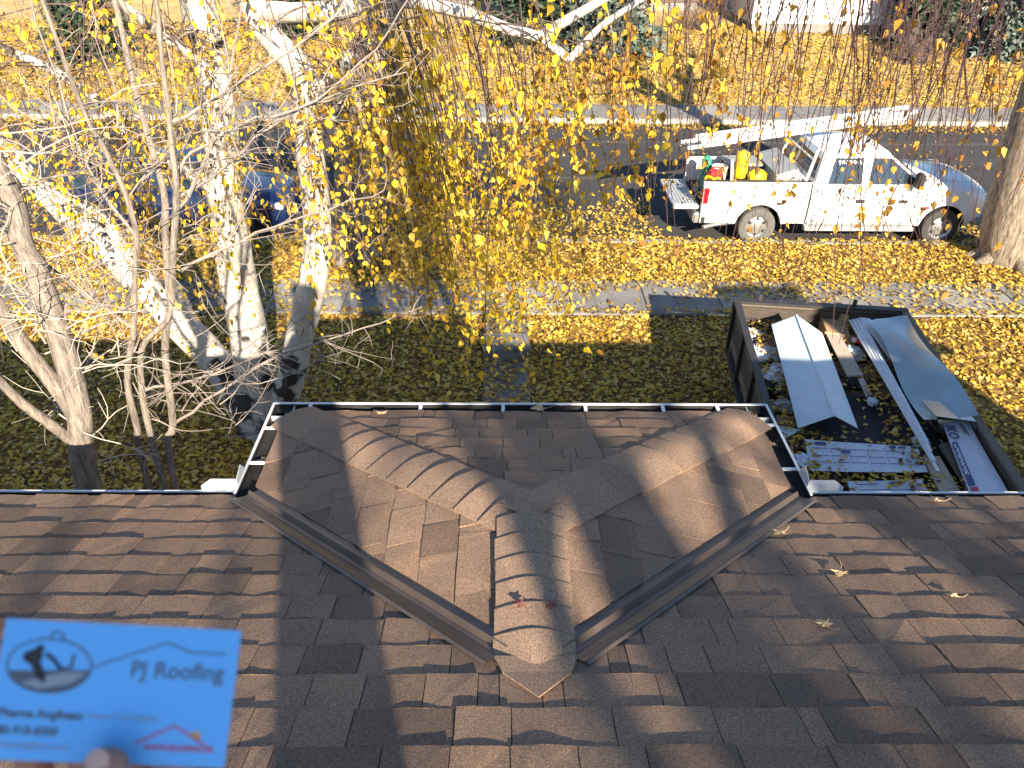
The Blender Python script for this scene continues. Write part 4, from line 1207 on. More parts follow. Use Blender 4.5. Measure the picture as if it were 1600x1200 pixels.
for k in range(8):
    z = .705+.72*k/7; rr = .12*(.9+.25*math.sin(k*1.3))*(1 if k < 7 else .4)
    rings.append([Tb(.28+math.cos(a*math.pi/5)*rr*rgb.uniform(.7,1.2), 1.15+math.sin(a*math.pi/5)*rr*rgb.uniform(.7,1.2), z) for a in range(10)])
MB().loft(rings).build('body', 'green_plastic', gb, smooth=70)
wb = thing('white_bucket', 'white pail with brown stains next to the red can', 'bucket', Tb(.46, .86, .705))
MB().lathe([(.001, 0), (.13, 0), (.16, .55), (.172, .55), (.172, .58), (.15, .58), (.125, .06), (.001, .06)], Tb(.50, .90, .705), (0,0,1), 18).build('body', 'white_plastic', wb, smooth=45)
tb = thing('tool_box', 'grey steel tool box with slanted lid across the front of the bed', 'tool box', Tb(1.78, .95, .705))
MB().prism([Tb(1.50, .22, .705), Tb(2.03, .22, .705), Tb(2.03, .22, 1.30), Tb(1.90, .22, 1.42), Tb(1.50, .22, 1.30)], (0, W_-.44, 0)).build('body', 'aluminium', tb, bevel=.01)
MB().prism([Tb(1.47, .20, 1.305), Tb(1.90, .20, 1.432), Tb(1.90, .20, 1.455), Tb(1.47, .20, 1.33)], (0, W_-.40, 0)).build('lid', 'grey_trim', tb)
cb = thing('black_case', 'dark plastic case lying beside the tool box in the bed', 'case', Tb(.95, 1.25, .705))
MB().box(Tb(.70, 1.02, .705), Tb(1.42, 1.6, 1.24)).build('body', 'black_plastic', cb, bevel=.03)
MB().box(Tb(.68, 1.0, 1.241), Tb(1.44, 1.62, 1.30)).build('lid', 'grey_trim', cb, bevel=.015)

# aluminium extension ladder on the rack
ld = thing('extension_ladder', 'long aluminium extension ladder lying on the pickup rack', 'ladder', Tp(2.0, .6, 1.93))
A0 = Vector(Tp(-.45, .55, 1.90)); B0 = Vector(Tp(4.25, .98, 2.46)); dL = (B0-A0).normalized()
sid = Vector((0, 1, 0)); sid = (sid-dL*sid.dot(dL)).normalized(); upL = dL.cross(sid); upL = upL if upL.z > 0 else -upL
for (sec, a, b, h) in ((0, 0.0, 4.55, 0.0), (1, .35, 4.80, .085)):
    for s in (-.22+.02*sec, .22-.02*sec):
        MB().bar(A0+dL*a+sid*s+upL*h, A0+dL*b+sid*s+upL*h, .032, .075, upL).build('rail', 'aluminium', ld)
    n = int((b-a)/.30)
    for k in range(n):
        c = A0+dL*(a+.15+k*.30)+upL*h
        MB().tube([c-sid*(.2-.02*sec), c+sid*(.2-.02*sec)], .016, 6).build('rung', 'aluminium', ld)
for s in (-.22, .22):
    MB().bar(A0-dL*.10+sid*s, A0+dL*.05+sid*s, .05, .09, upL).build('foot', 'black_plastic', ld)

# ---- blue car parked behind the trees
CXo, CYo = -9.35, 15.42
sv = thing('parked_car', 'dark blue estate car parked along the kerb behind the bare stems', 'car', (CXo, CYo, RZ))
CW = 1.82; WC = [(.95, .34), (3.85, .34)]; CR = .40
def Cp(x, y, z): return (CXo+x, CYo+y, RZ+z)
def car_ring(x):
    zt = float(np.interp(x, [0, .12, .4, 3.1, 3.5, 4.5, 4.75, 4.85], [.70, .92, 1.0, .98, .97, .86, .74, .55]))
    pin = .13*ss(4.3, 4.85, x)**2+.10*(1-ss(0, .45, x))**2
    zb = min(arch(x, WC, CR, .26+.1*(1-ss(0,.3,x))), zt-.06)
    L = [(pin+.04, zb), (pin, zb+.04), (pin-.01, max(zb+.05, .60)), (pin+.01, max(zt-.08, zb+.055)), (pin+.07, zt-.015), (pin+.40, zt+.02)]
    return [Cp(x, a, b) for a, b in L]+[Cp(x, CW-a, b) for a, b in reversed(L)]
MB().loft([car_ring(x) for x in xs_for(0, 4.85, WC, CR, .08)]).build('body', 'blue_paint', sv, smooth=45)
def cring(x0, x1, y0, y1, z, r=.12, n=4):
    P = []
    for (cx, cy, a0) in ((x1-r, y0+r, -90), (x1-r, y1-r, 0), (x0+r, y1-r, 90), (x0+r, y0+r, 180)):
        for k in range(n+1):
            a = R(a0+90*k/n); P.append(Cp(cx+math.cos(a)*r, cy+math.sin(a)*r, z))
    return P
MB().loft([cring(.12, 3.60, .06, CW-.06, .96), cring(.40, 2.95, .20, CW-.20, 1.42), cring(.50, 2.75, .27, CW-.27, 1.48), cring(.9, 2.4, .5, CW-.5, 1.50)]).build('roof', 'blue_paint', sv, smooth=50)
def cgy(z): return .06+.14*(z-.96)/.46
for near in (1, 0):
    for poly in ([(.45, 1.0), (1.18, 1.0), (1.15, 1.38), (.60, 1.36)], [(1.26, 1.0), (2.10, 1.0), (2.08, 1.39), (1.24, 1.39)], [(2.18, 1.0), (3.25, 1.0), (2.86, 1.37), (2.16, 1.39)]):
        P = [Cp(x, (cgy(z)-.008) if near else CW-cgy(z)+.008, z) for x, z in poly]
        MB().prism(P, (0, .004 if near else -.004, 0)).build('side_window', 'glass', sv)
MB().prism([Cp(3.50, .18, 1.0), Cp(3.50, CW-.18, 1.0), Cp(3.02, CW-.28, 1.40), Cp(3.02, .28, 1.40)], (.006, 0, .008)).build('windscreen', 'glass', sv)
for y_ in (-.0, CW-.12): MB().box(Cp(.03, y_, .66), Cp(.20, y_+.12, .88)).build('tail_light', 'red_lens', sv, bevel=.02)
MB().box(Cp(4.62, .06, .58), Cp(4.80, .36, .72)).build('headlight', 'clear_lens', sv, bevel=.02)
for x in (1.22, 2.14, 3.20): MB().box(Cp(x-.004, -.014, .34), Cp(x+.004, -.004, .94)).build('door_seam', 'black_plastic', sv)
for wx, wz in WC:
    wheel(sv, *Cp(wx, .10, wz), .34, -1, .21); wheel(sv, *Cp(wx, CW-.10, wz), .34, 1, .21)

# ================================================================== TRAILER AND ITS LOAD
AT = R(7); EX = Vector((math.cos(AT), -math.sin(AT), 0)); EYb = Vector((-math.sin(AT), -math.cos(AT), 0)); O_T = Vector((3.36, 9.92, 0))
TWd, TLn, TTop, TFl = 2.30, 4.7, 1.20, 0.55
def Q(a, b, z): return O_T+EX*a+EYb*b+Vector((0, 0, z))       # a across, b back from the front, z up
tr = thing('dump_trailer', 'dark wood sided utility trailer full of roofing waste beside the house', 'trailer', tuple(Q(TWd/2, TLn/2, 0)))
def qbox(mb, a0, a1, b0, b1, z0, z1):
    mb.add([Q(a0,b0,z0), Q(a1,b0,z0), Q(a1,b1,z0), Q(a0,b1,z0), Q(a0,b0,z1), Q(a1,b0,z1), Q(a1,b1,z1), Q(a0,b1,z1)], [(0,3,2,1),(4,5,6,7),(0,1,5,4),(1,2,6,5),(2,3,7,6),(3,0,4,7)])
    return mb
qbox(MB(), .03, TWd-.03, .05, TLn-.05, TFl-.06, TFl).build('floor', 'dark_wood', tr)
for s, a in ((0, 0.0), (1, TWd)):
    for k in range(4):                                      # side boards
        z0_ = TFl+.01+k*.155
        qbox(MB(), a-.02 if s else a, a if s else a+.02, .06, TLn-.02, z0_, z0_+.148).build('side_board', 'dark_wood' if (k+s) % 3 else 'weathered_wood', tr)
    for k in range(6):                                      # stakes outside
        b = .03+k*(TLn-.1)/5
        qbox(MB(), (a+.002) if s else (a-.05), (a+.05) if s else (a-.002), b, b+.06, .42, TTop-.01).build('stake', 'black_steel', tr)
    qbox(MB(), (a-.045), (a+.045), .0, TLn, TTop, TTop+.035).build('top_rail', 'black_steel' if s == 0 else 'weathered_wood', tr)
    qbox(MB(), a-.04, a+.04, 0, TLn, .38, .48).build('frame_rail', 'black_steel', tr)
for k in range(3):
    qbox(MB(), .0, TWd, .0, .03, TFl+.01+k*.2, TFl+.19+k*.2).build('front_board', 'dark_wood', tr)
qbox(MB(), -.05, TWd+.05, -.05, .07, TTop+.003, TTop+.04).build('front_rail', 'black_steel', tr)
qbox(MB(), -.05, TWd+.05, -.045, -.005, TTop-.16, TTop-.04).build('front_beam', 'weathered_wood', tr)
for a in (.30, .95, 1.6):
    qbox(MB(), a, a+.05, -.03, .0, TTop+.04, TTop+.13).build('hook', 'black_steel', tr)
qbox(MB(), .0, TWd, TLn-.03, TLn, TFl+.01, TTop).build('tailgate', 'dark_wood', tr)
for b in (2.1, 2.95):
    for s, a in ((-1, .02), (1, TWd-.02)):
        c = Q(a, b, .30); 
        w_ = MB(); ax = EX*s
        w_.lathe([(.17, -.08), (.26, -.10), (.30, -.06), (.30, .06), (.26, .10), (.17, .08)], c-EX*s*.20, EX, 22)
        wo = w_.build('wheel', 'tyre', tr, smooth=40)
        MB().lathe([(.175, .07*s), (.10, .05*s), (.001, .06*s)], c-EX*s*.20, EX, 16).build('rim', 'steel', wo, smooth=40)
MB().bar(Q(.5, 0, .42), Q(TWd/2, -1.1, .45), .08).build('tongue_bar', 'black_steel', tr)
MB().bar(Q(TWd-.5, 0, .42), Q(TWd/2, -1.1, .45), .08).build('tongue_bar', 'black_steel', tr)
MB().bar(Q(TWd/2, -.95, .06), Q(TWd/2, -.95, .75), .07).build('jack_post', 'black_steel', tr)

def slab_from(pts, th, name, m, label, cat, group=None, bend=None):
    """thin sheet given its top outline (world), thickness downwards"""
    P = [Vector(p) for p in pts]; c = sum(P, Vector())/len(P)
    mb = MB().prism([p-Vector((0,0,th)) for p in P], (0, 0, th))
    return tag(mb.build(name, m, base=tuple(c)), label, cat, group)
rl = random.Random(77)
# heap of torn shingles and felt
def wavy(a0, a1, b0, b1, z, amp, n, m, name, label, cat, skew=0.0, group=None, seed=0, th=.012):
    mb = MB(); vs = []; fs = []
    for j in range(n+1):
        for i in range(n+1):
            u = i/n; v = j/n
            aa = a0+(a1-a0)*u+skew*v+.03*(vnoise(v*5, seed)-.5); bb = b0+(b1-b0)*v+.03*(vnoise(u*5, seed+1)-.5)
            zz = z+amp*(vnoise(u*2.7+seed, seed)+vnoise(v*2.9, seed+2)-1)
            vs.append(Q(aa, bb, zz))
    m_n = n+1; N0 = len(vs)
    for j in range(n):
        for i in range(n):
            q = j*m_n+i; fs.append((q, q+1, q+m_n+1, q+m_n))
    low = [v-Vector((0,0,th)) for v in vs]
    rim = [(i, i+1, N0+i+1, N0+i) for i in range(n)]+[(n*m_n+i, n*m_n+i+1, N0+n*m_n+i+1, N0+n*m_n+i) for i in range(n)]
    rim += [(j*m_n, (j+1)*m_n, N0+(j+1)*m_n, N0+j*m_n) for j in range(n)]+[(j*m_n+n, (j+1)*m_n+n, N0+(j+1)*m_n+n, N0+j*m_n+n) for j in range(n)]
    mb.add(vs+low, fs+[tuple(i+N0 for i in reversed(f)) for f in fs]+rim)
    c = Q((a0+a1)/2, (b0+b1)/2, z)
    return tag(mb.build(name, m, base=tuple(c), smooth=50), label, cat, group)
heap = MB()
for j in range(240):
    a = rl.uniform(.2, TWd-.2); b = rl.uniform(.25, TLn-.25); z = rl.uniform(TFl+.04, TFl+.26)
    heap.obox(Q(a, b, z), EX+EYb*rl.gauss(0,.6), EYb+EX*rl.gauss(0,.6), (rl.gauss(0,.2), rl.gauss(0,.2), 1), rl.uniform(.08,.3), rl.uniform(.06,.16), .006)
hp = stuff(heap.build('torn_shingles', 'shingle', base=tuple(Q(TWd/2, TLn/2, TFl))))
tag(hp, 'heap of torn old shingles filling the trailer floor', 'rubble')
wavy(.45, 1.75, 2.30, 3.15, .90, .05, 8, 'felt', 'underlay_sheet', 'large black underlay sheet below the folded pale metal sheet', 'underlay', .10, seed=3)
wavy(.95, 2.0, 1.75, 2.9, .855, .05, 8, 'felt', 'underlay_sheet', 'torn black underlay sheet between cardboard strip and metal trims', 'underlay', .05, seed=8)
wavy(.38, 1.7, 2.9, 3.35, .93, .03, 8, 'felt', 'underlay_sheet', 'narrow black underlay strip along the printed wrapper', 'underlay', .08, seed=14)
# folded pale metal ridge sheet
fs_ = thing('folded_metal_sheet', 'pale blue folded metal sheet with raised centre ridge lying on the rubble', 'metal sheet', (3.9, 8.2, 1.0))
def strip(L0, L1, R0, R1, th=.004):
    mb = MB(); P = [Vector(L0), Vector(R0), Vector(R1), Vector(L1)]
    return mb.prism([p-Vector((0,0,th)) for p in P], (0,0,th))
r0, r1 = (4.05, 9.44, 1.235), (3.74, 7.10, 1.19)
strip((3.70, 9.33, 1.15), (3.34, 7.02, 1.08), r0, r1).build('left_panel', 'blue_sheet', fs_)
strip((4.075, 9.44, 1.235), (3.765, 7.10, 1.19), (4.33, 9.12, 1.14), (4.02, 7.02, 1.08)).build('right_panel', 'blue_sheet', fs_)
MB().bar((4.063, 9.44, 1.24), (3.753, 7.10, 1.195), .026, .022).build('ridge_fold', 'blue_sheet', fs_)
# cardboard box and strip
bx_ = thing('cardboard_box', 'open crumpled cardboard box against the trailer front', 'box', (4.66, 9.55, .95))
for (p, q, r_, s_) in (((4.56,9.86,1.12),(4.90,9.66,1.12),(4.90,9.62,.85),(4.56,9.82,.85)), ((4.46,9.32,1.05),(4.56,9.86,1.12),(4.56,9.82,.85),(4.46,9.28,.85)),
                       ((4.46,9.32,1.05),(4.84,9.22,1.03),(4.84,9.18,.85),(4.46,9.28,.85)), ((4.58,9.80,1.03),(4.86,9.62,1.03),(4.80,9.26,1.0),(4.50,9.34,1.02))):
    MB().prism([p, q, r_, s_], (.004, .004, .004)).build('flap', 'cardboard', bx_)
slab_from([(4.47,9.30,1.03),(4.66,9.34,1.03),(4.60,8.28,1.0),(4.38,8.26,1.0)], .02, 'cardboard_strip', 'pale_board', 'long flat tan cardboard strip beside the folded metal sheet', 'cardboard')
slab_from([(4.50,8.20,.99),(4.58,8.24,.99),(4.56,7.88,.96),(4.47,7.84,.96)], .015, 'board_offcut', 'pale_board', 'small tan offcut at the end of the cardboard strip', 'board')
# bundle of long white trims
for k in range(4):
    o_ = .045*k
    slab_from([(4.84+o_, 9.52, 1.13+.012*k), (4.88+o_, 9.52, 1.13+.012*k), (4.58+o_*.6, 6.25+.15*k, 1.10+.012*k), (4.54+o_*.6, 6.25+.15*k, 1.10+.012*k)], .012, 'metal_trim', 'wrapper' if k % 2 else 'aluminium',
              'long narrow white metal trim in the bundle beside the galvanised sheet', 'trim', 'bundle of white metal trims')
pt = slab_from([(4.98,9.50,1.18),(5.10,9.45,1.19),(5.06,8.55,1.14),(4.97,8.45,1.14)], .01, 'insulation_panel', 'plastic_white', 'short white curved panel on top of the trim bundle', 'panel')
# galvanised sheet, twisted along its length
gs = MB(); ringsA = []
for k in range(17):
    t = k/16
    cL = Vector((4.98-.20*t+.02*math.sin(t*6), 9.28-2.2*t, 1.20+.07*math.sin(t*math.pi*1.6+.6)))
    cR = Vector((5.50-.24*t, 9.28-2.35*t, 1.33-.05*math.sin(t*math.pi*2.0)))
    md = (cL+cR)/2+Vector((0,0,.05*math.sin(t*5)))
    ringsA.append([cL, cL.lerp(md,.5)+Vector((0,0,.015)), md, md.lerp(cR,.5)+Vector((0,0,.012)), cR])
gs.loft(ringsA, closed=False, caps=False)
tag(gs.build('galvanised_sheet', 'galvanised', base=(5.1, 8.1, 1.25), smooth=80), 'long twisted galvanised steel sheet reflecting the sky along the trailer side', 'metal sheet')
# rolled end of duct under it
dc = MB(); dc.add([(4.86,7.02,1.25),(5.26,6.92,1.25),(5.30,6.92,1.08),(4.98,7.05,1.05),(4.86,7.4,1.22),(5.28,7.3,1.22),(5.31,7.3,1.08),(4.97,7.4,1.06)], [(0,1,5,4),(1,2,6,5),(2,3,7,6),(3,0,4,7)])
tag(dc.build('duct_offcut', 'galvanised', base=(5.1,7.1,1.1)), 'open galvanised duct piece sticking out below the twisted sheet', 'duct')
# printed shingle wrappers
def wrapper(pts, th, name, label, bands, txt=None):
    P = [Vector(p) for p in pts]; c = sum(P, Vector())/4
    t = thing(name, label, 'wrapper', tuple(c-Vector((0,0,th))))
    n = 10; vs = []; fs = []
    for j in range(n+1):
        for i in range(n+1):
            u, v = i/n, j/n
            p = (P[0].lerp(P[1], u)).lerp(P[3].lerp(P[2], u), v)+Vector((0,0,.012*(vnoise(u*6+c.x, 2)+vnoise(v*6, 4)-1)))
            vs.append(p)
    for j in range(n):
        for i in range(n): q = j*(n+1)+i; fs.append((q, q+1, q+n+2, q+n+1))
    mb = MB(); mb.add(vs, fs); N0 = len(vs)
    mb.build('sheet', 'wrapper', t, smooth=60)
    for (u0, v0, u1, v1, m) in bands:
        S = lambda u, v: (P[0].lerp(P[1], u)).lerp(P[3].lerp(P[2], u), v)+Vector((0,0,.016))
        MB().prism([S(u0,v0), S(u1,v0), S(u1,v1), S(u0,v1)], (0,0,.0015)).build('print', m, t)
    if txt:
        for (s, u, v, size, m, along) in txt:
            o = (P[0].lerp(P[1], u)).lerp(P[3].lerp(P[2], u), v)+Vector((0,0,.021))
            xd = ((P[3]-P[0]) if along else (P[1]-P[0])).normalized(); zd = Vector((0,0,1)); yd = zd.cross(xd)
            mw = Matrix((xd, yd, zd)).transposed().to_4x4(); mw.translation = o
            text_mesh(s, size, 'lettering', m, t, mw, bold=size*.02)
    return t
lines = [(.05+.16*k, .28, .05+.16*k+.14, .30, 'print_blue') for k in range(6)]+[(.05+.16*k, .52, .05+.16*k+.14, .54, 'print_blue') for k in range(6)]+[(.05+.16*k, .74, .05+.16*k+.14, .76, 'print_blue') for k in range(6)]+[(.21+.16*k, .25, .213+.16*k, .80, 'print_blue') for k in range(5)]
lines += [(.08, .08, .18, .17, 'print_blue'), (.74, .06, .80, .15, 'print_blue'), (.82, .08, .88, .15, 'print_blue'), (.93, .05, .99, .12, 'print_black'), (.30, .32, .38, .42, 'print_blue')]
wrapper([(3.40,6.92,.99),(4.62,6.80,.99),(4.55,6.38,.97),(3.30,6.40,.97)], .03, 'printed_wrapper', 'large pale printed shingle wrapper lying flat with rows of text', lines)
wrapper([(3.62,6.22,.97),(4.42,6.26,.97),(4.44,5.95,.95),(3.60,5.95,.95)], .03, 'printed_wrapper', 'small pale printed wrapper partly under the eave gutter', [(.1,.2,.4,.24,'print_blue'),(.55,.15,.7,.25,'print_blue'),(.1,.5,.9,.53,'print_blue')])
wrapper([(5.02,7.12,1.09),(5.30,7.14,1.13),(5.10,5.85,1.10),(4.72,5.85,1.06)], .03, 'shingle_wrapper', 'white shingle wrapper with dark banner lettering leaning on trailer side', [(.04,.30,.22,.86,'print_blue'),(.62,.06,.66,.2,'print_black'),(.7,.12,.73,.24,'print_black'),(.05,.88,.25,.94,'ink_red')],
        [('IKO', .04, .05, .15, 'print_blue', True), ('CAMBRIDGE', .075, .32, .095, 'white_metal', True)])
# planks
slab_from([(4.60,6.62,1.0),(4.78,6.62,1.0),(4.72,5.9,.98),(4.50,5.9,.98)], .03, 'plywood_offcut', 'pale_board', 'short pale plywood offcut beside the printed wrapper', 'board')
slab_from([(4.86,6.80,1.02),(4.98,6.85,1.02),(4.93,5.9,1.0),(4.80,5.9,1.0)], .03, 'grey_plank', 'weathered_wood', 'dark grey plank between the plywood and the lettered wrapper', 'plank')
# crumpled plastic and paper
def crumple(c, r, m, name, label, cat, seed, fl=.6, group=None):
    rg = random.Random(seed); bm = bmesh.new()
    bmesh.ops.create_icosphere(bm, subdivisions=3, radius=1)
    for v in bm.verts:
        k = .55+.75*((math.sin(v.co.x*7+seed)*math.cos(v.co.y*6+seed*2)*math.sin(v.co.z*8+seed)+1)/2)+rg.uniform(-.13,.13)
        v.co = Vector((v.co.x*r*k*rg.uniform(.95,1.05), v.co.y*r*k, v.co.z*r*k*fl))
    me = bpy.data.meshes.new(name); bm.to_mesh(me); bm.free(); me.materials.append(MATS[m])
    o = bpy.data.objects.new(name, me); COL.objects.link(o); o.location = c
    return tag(o, label, cat, group)
crumple(Q(.30, 1.55, .93), .20, 'plastic_white', 'plastic_scrap', 'crumpled white plastic beside the trailer left side boards', 'plastic', 3, .4)
crumple(Q(.36, 2.15, .90), .13, 'wrapper', 'paper_scrap', 'small crumpled white paper near the dark underlay', 'paper', 5, .5)
crumple(Q(.24, .95, .93), .24, 'wrapper', 'paper_scrap', 'flattened pale paper heap left of the folded metal sheet', 'paper', 7, .25)
crumple(Q(.30, 3.35, .95), .14, 'wrapper', 'plastic_scrap', 'crumpled pale plastic at the corner of the printed wrapper', 'plastic', 9, .6)
crumple(Q(1.46, .80, .93), .16, 'plastic_white', 'plastic_bag', 'crumpled clear plastic bag next to the cardboard box', 'plastic', 11, .5)
crumple(Q(1.42, 1.98, .93), .07, 'wrapper', 'paper_scrap', 'tiny white scrap beside the trim bundle', 'paper', 13, .6)
crumple(Q(.20, 1.75, .90), .16, 'felt', 'felt_scrap', 'crumpled black felt by the trailer left side', 'felt', 15, .5)
for (i_, a_, b_, r__, m_, n_, lb_) in ((21, .20, .42, .15, 'wrapper', 'paper_scrap', 'crumpled pale paper in the front left corner of the trailer'),
        (23, .42, 1.30, .11, 'plastic_white', 'plastic_scrap', 'small white plastic scrap touching the folded metal sheet'),
        (25, .28, 2.55, .12, 'cardboard', 'cardboard_scrap', 'crumpled cardboard scrap above the triangular metal piece'),
        (27, 1.62, 1.30, .10, 'cardboard', 'cardboard_scrap', 'brown crumpled cardboard beside the trim bundle'),
        (29, 1.75, 2.75, .10, 'plastic_white', 'plastic_scrap', 'white plastic scrap beside the duct piece'),
        (31, 1.30, 1.55, .09, 'felt', 'felt_scrap', 'black felt scrap beside the tan cardboard strip')):
    crumple(Q(a_, b_, .92), r__, m_, n_, lb_, n_.split('_')[0], i_, .45)
bt = thing('plastic_bottle', 'clear plastic drink bottle with red label by the cardboard box', 'bottle', tuple(Q(1.52, .62, 1.02)))
MB().lathe([(.001,0),(.032,0),(.034,.02),(.034,.15),(.014,.20),(.014,.225),(.001,.225)], Q(1.50,.60,1.03), EX*.8+EYb*.5, 14).build('body', 'clear_lens', bt, smooth=50)
MB().lathe([(.0352,.06),(.0352,.12)], Q(1.50,.60,1.03), EX*.8+EYb*.5, 14).build('paper_label', 'red_lens', bt)
tag(MB().prism([Q(.16,2.72,.98), Q(.40,2.80,1.0), Q(.17,2.98,.98)], (0,0,.006)).build('metal_scrap', 'blue_sheet', base=tuple(Q(.24,2.83,.98))), 'triangular pale metal scrap beside the bay gutter', 'metal scrap')

# ================================================================== FALLEN LEAVES
rs = np.random.RandomState(9)
def scatter(x0, x1, y0, y1, dens, zf, fn=None):
    n = int((x1-x0)*(y1-y0)*dens)
    X = rs.uniform(x0, x1, n); Y = rs.uniform(y0, y1, n)
    k = np.abs(X-.02*Y) < .74*(Y*.84+3.4)+1.2
    if fn is not None: k &= fn(X, Y)
    X = X[k]; Y = Y[k]
    Z = np.array([zf(a, b) for a, b in zip(X, Y)])+rs.uniform(.008, .035, len(X))
    return np.stack([X, Y, Z], 1)
def patch(X, Y, s, seed):            # soft patchy mask 0..1
    return .5+.25*(np.sin(X*s+seed)+np.sin(Y*s*1.3+seed*2.1)+np.sin((X+Y)*s*.7+seed*.5)*.8+np.sin((X-Y)*s*1.9)*.5)
onpath = lambda X, Y: (X > -.30) & (X < .44) & (Y < 11.7) & (Y > 10.2)
A1 = scatter(-11, 12, 3.2, 11.72, 560, lawn_z, lambda X, Y: ~((X > -.30) & (X < .44)))
A2 = scatter(-.30, .44, 3.2, 11.7, 330, lambda x, y: .045 if y < 10.2 else (.195 if y < 10.8 else .125), lambda X, Y: rs.uniform(0,1,len(X)) < np.where((Y > 10.2) & (Y < 10.8), .25, .55+.45*patch(X*6, Y*3, 1, 2)))
A3 = scatter(-12, 14, 11.72, 13.1, 330, lambda x, y: .05, lambda X, Y: rs.uniform(0,1,len(X)) < np.clip(patch(X, Y*2, 1.5, 1)*1.1-.15+.9*np.exp(-((Y-13.1)/.22)**2)+.9*np.exp(-((Y-11.72)/.22)**2), .06, 1))
A4 = scatter(-14, 15, 13.1, KY0+.02, 560, lawn_z)
A4b = scatter(-14, 15, KY0, KY1, 300, lambda x, y: .028)
def roadmask(X, Y):
    pile = np.exp(-np.maximum(0, Y-15.2-1.9*np.clip((patch(X, Y*.3, 1.3, 4)), 0, 1)-.9)**2/.30)*((X < 3.4) & (X > -4.5))
    edge = np.exp(-((Y-15.1)/.30)**2)
    front = np.exp(-(((X-10.6)/1.5)**2+((Y-15.8)/.8)**2))
    far = np.exp(-((Y-24.6)/.45)**2)
    return rs.uniform(0,1,len(X)) < np.clip(.85*pile*(.55+.6*patch(X, Y, 3.3, 7))+.9*edge+.8*front+.8*far+.010+.02*patch(X, Y, .9, 3), 0, 1)
A5 = scatter(-22, 26, KY1, FY0, 330, lambda x, y: RZ+.006, roadmask)
A6 = scatter(-24, 28, FY0, FY1, 60, lambda x, y: .035, lambda X, Y: rs.uniform(0,1,len(X)) < .05+.8*np.exp(-((Y-FY1)/.2)**2)+.25*np.exp(-((Y-FY0)/.2)**2))
A7 = scatter(-26, 32, FY1, 37, 95, far_z)
LL = np.concatenate([A1, A2, A3, A4, A4b, A5, A6])
def litter(name, C, size, seed, label):
    n = len(C); rr = np.random.RandomState(seed)
    nr = np.stack([rr.normal(0,.38,n), rr.normal(0,.38,n), np.ones(n)], 1)
    return tag(stuff(leaf_mesh(name, C, size, 'litter', nrm=nr, seed=seed, elong=1.25)), label, 'leaves')
litter('fallen_leaves', LL, .068, 12, 'yellow and brown fallen leaves covering the front lawn and gutter of the road')
litter('far_fallen_leaves', A7, .11, 13, 'yellow fallen leaves over the rising lawn across the street')
# leaves blown into the trailer
T1 = []
for k in range(4800):
    a = rl.uniform(.05, TWd-.05); b = rl.uniform(.1, TLn-.3)
    w = math.exp(-((a-.32)/.22)**2)+math.exp(-((a-1.55)/.17)**2)*(1 if b > 1.3 else .5)+math.exp(-((a-2.15)/.14)**2)*(1 if b > 2.7 else .15)+.9*math.exp(-((b-3.55)/.12)**2)+.8*math.exp(-((b-2.95)/.10)**2)*(a < 1.7)
    if rl.random() < w*.9+.03: T1.append(tuple(Q(a, b, rl.uniform(.93, 1.03))))
litter('trailer_leaves', np.array(T1), .050, 14, 'dry brown leaves drifted between the waste in the trailer')

# single maple leaves on the roof
def maple(c, nrm, s, ang, m, label):
    n = Vector(nrm).normalized(); x = Vector((math.cos(ang), math.sin(ang), 0)); x = (x-n*x.dot(n)).normalized(); y = n.cross(x)
    prof = [(0,-.5),(.08,-.18),(.42,-.25),(.30,-.02),(.52,.18),(.24,.16),(.20,.32),(0,.62),(-.20,.32),(-.24,.16),(-.52,.18),(-.30,-.02),(-.42,-.25),(-.08,-.18)]
    C = Vector(c); vs = [C+n*.012]
    for (a, b) in prof: vs.append(C+(x*a+y*b)*s+n*(.004+.35*s*(abs(a)**1.5)+.02*s*math.sin(b*9)))
    mb = MB(); k = len(prof); mb.add(vs, [(0, i+1, (i+1) % k+1) for i in range(k)])
    mb.tube([C+n*.004-y*s*.45, C+n*.010-y*s*.7, C+n*.02-y*s*.95+x*s*.1], .0012, 4)
    return tag(mb.build('fallen_leaf', m, base=tuple(c)), label, 'leaf')
NM = (0, SA, CA); NLf = (-SA, 0, CA); NR = (SA, 0, CA)
def rm(u, y): return (u, y, E+(YE-y)/3+.012)
maple(rm(1.13,2.30), NM, .060, 2.0, 'dry_leaf', 'pale curled leaf on the shingles just outside the right valley metal')
maple(rm(1.235,1.985), NM, .065, 2.6, 'dry_leaf', 'pale pointed leaf lying alone a few courses below the right valley')
maple(rm(1.56,1.83), NM, .045, 1.0, 'dry_leaf', 'tiny pale leaf farthest from the valley on the right roof')
maple(rm(1.04,1.66), NM, .060, .4, 'dry_leaf', 'pale crumpled leaf with long stem on the right roof courses')
maple((1.95, 2.62, E+.025), NM, .07, 1.3, 'dry_leaf', 'flat tan leaf resting at the right eave edge')
maple(rm(-.82,1.30), NM, .05, 1.2, 'dry_leaf', 'small tan leaf beside the top corner of the business card')
maple((.06, 1.665, ZR+.030), (0,0,1), .045, .8, 'red_leaf', 'left of two reddish leaves caught under a ridge cap')
maple((.16, 1.665, ZR+.028), (0,0,1), .045, 2.6, 'red_leaf', 'right of two reddish leaves caught under a ridge cap')
maple((.20, YF+.03, E+.01), (0,0,1), .085, 1.6, 'dry_leaf', 'yellowish leaf hung over the front gutter lip')
maple((-.62, YF-.05, E+.03), NM, .06, .2, 'dry_leaf', 'pale leaf at the front edge of the bay shingles')
maple((-.96, 2.55, E+.045), (0,0,1), .03, .2, 'dry_leaf', 'tiny leaf lying in the left valley metal')

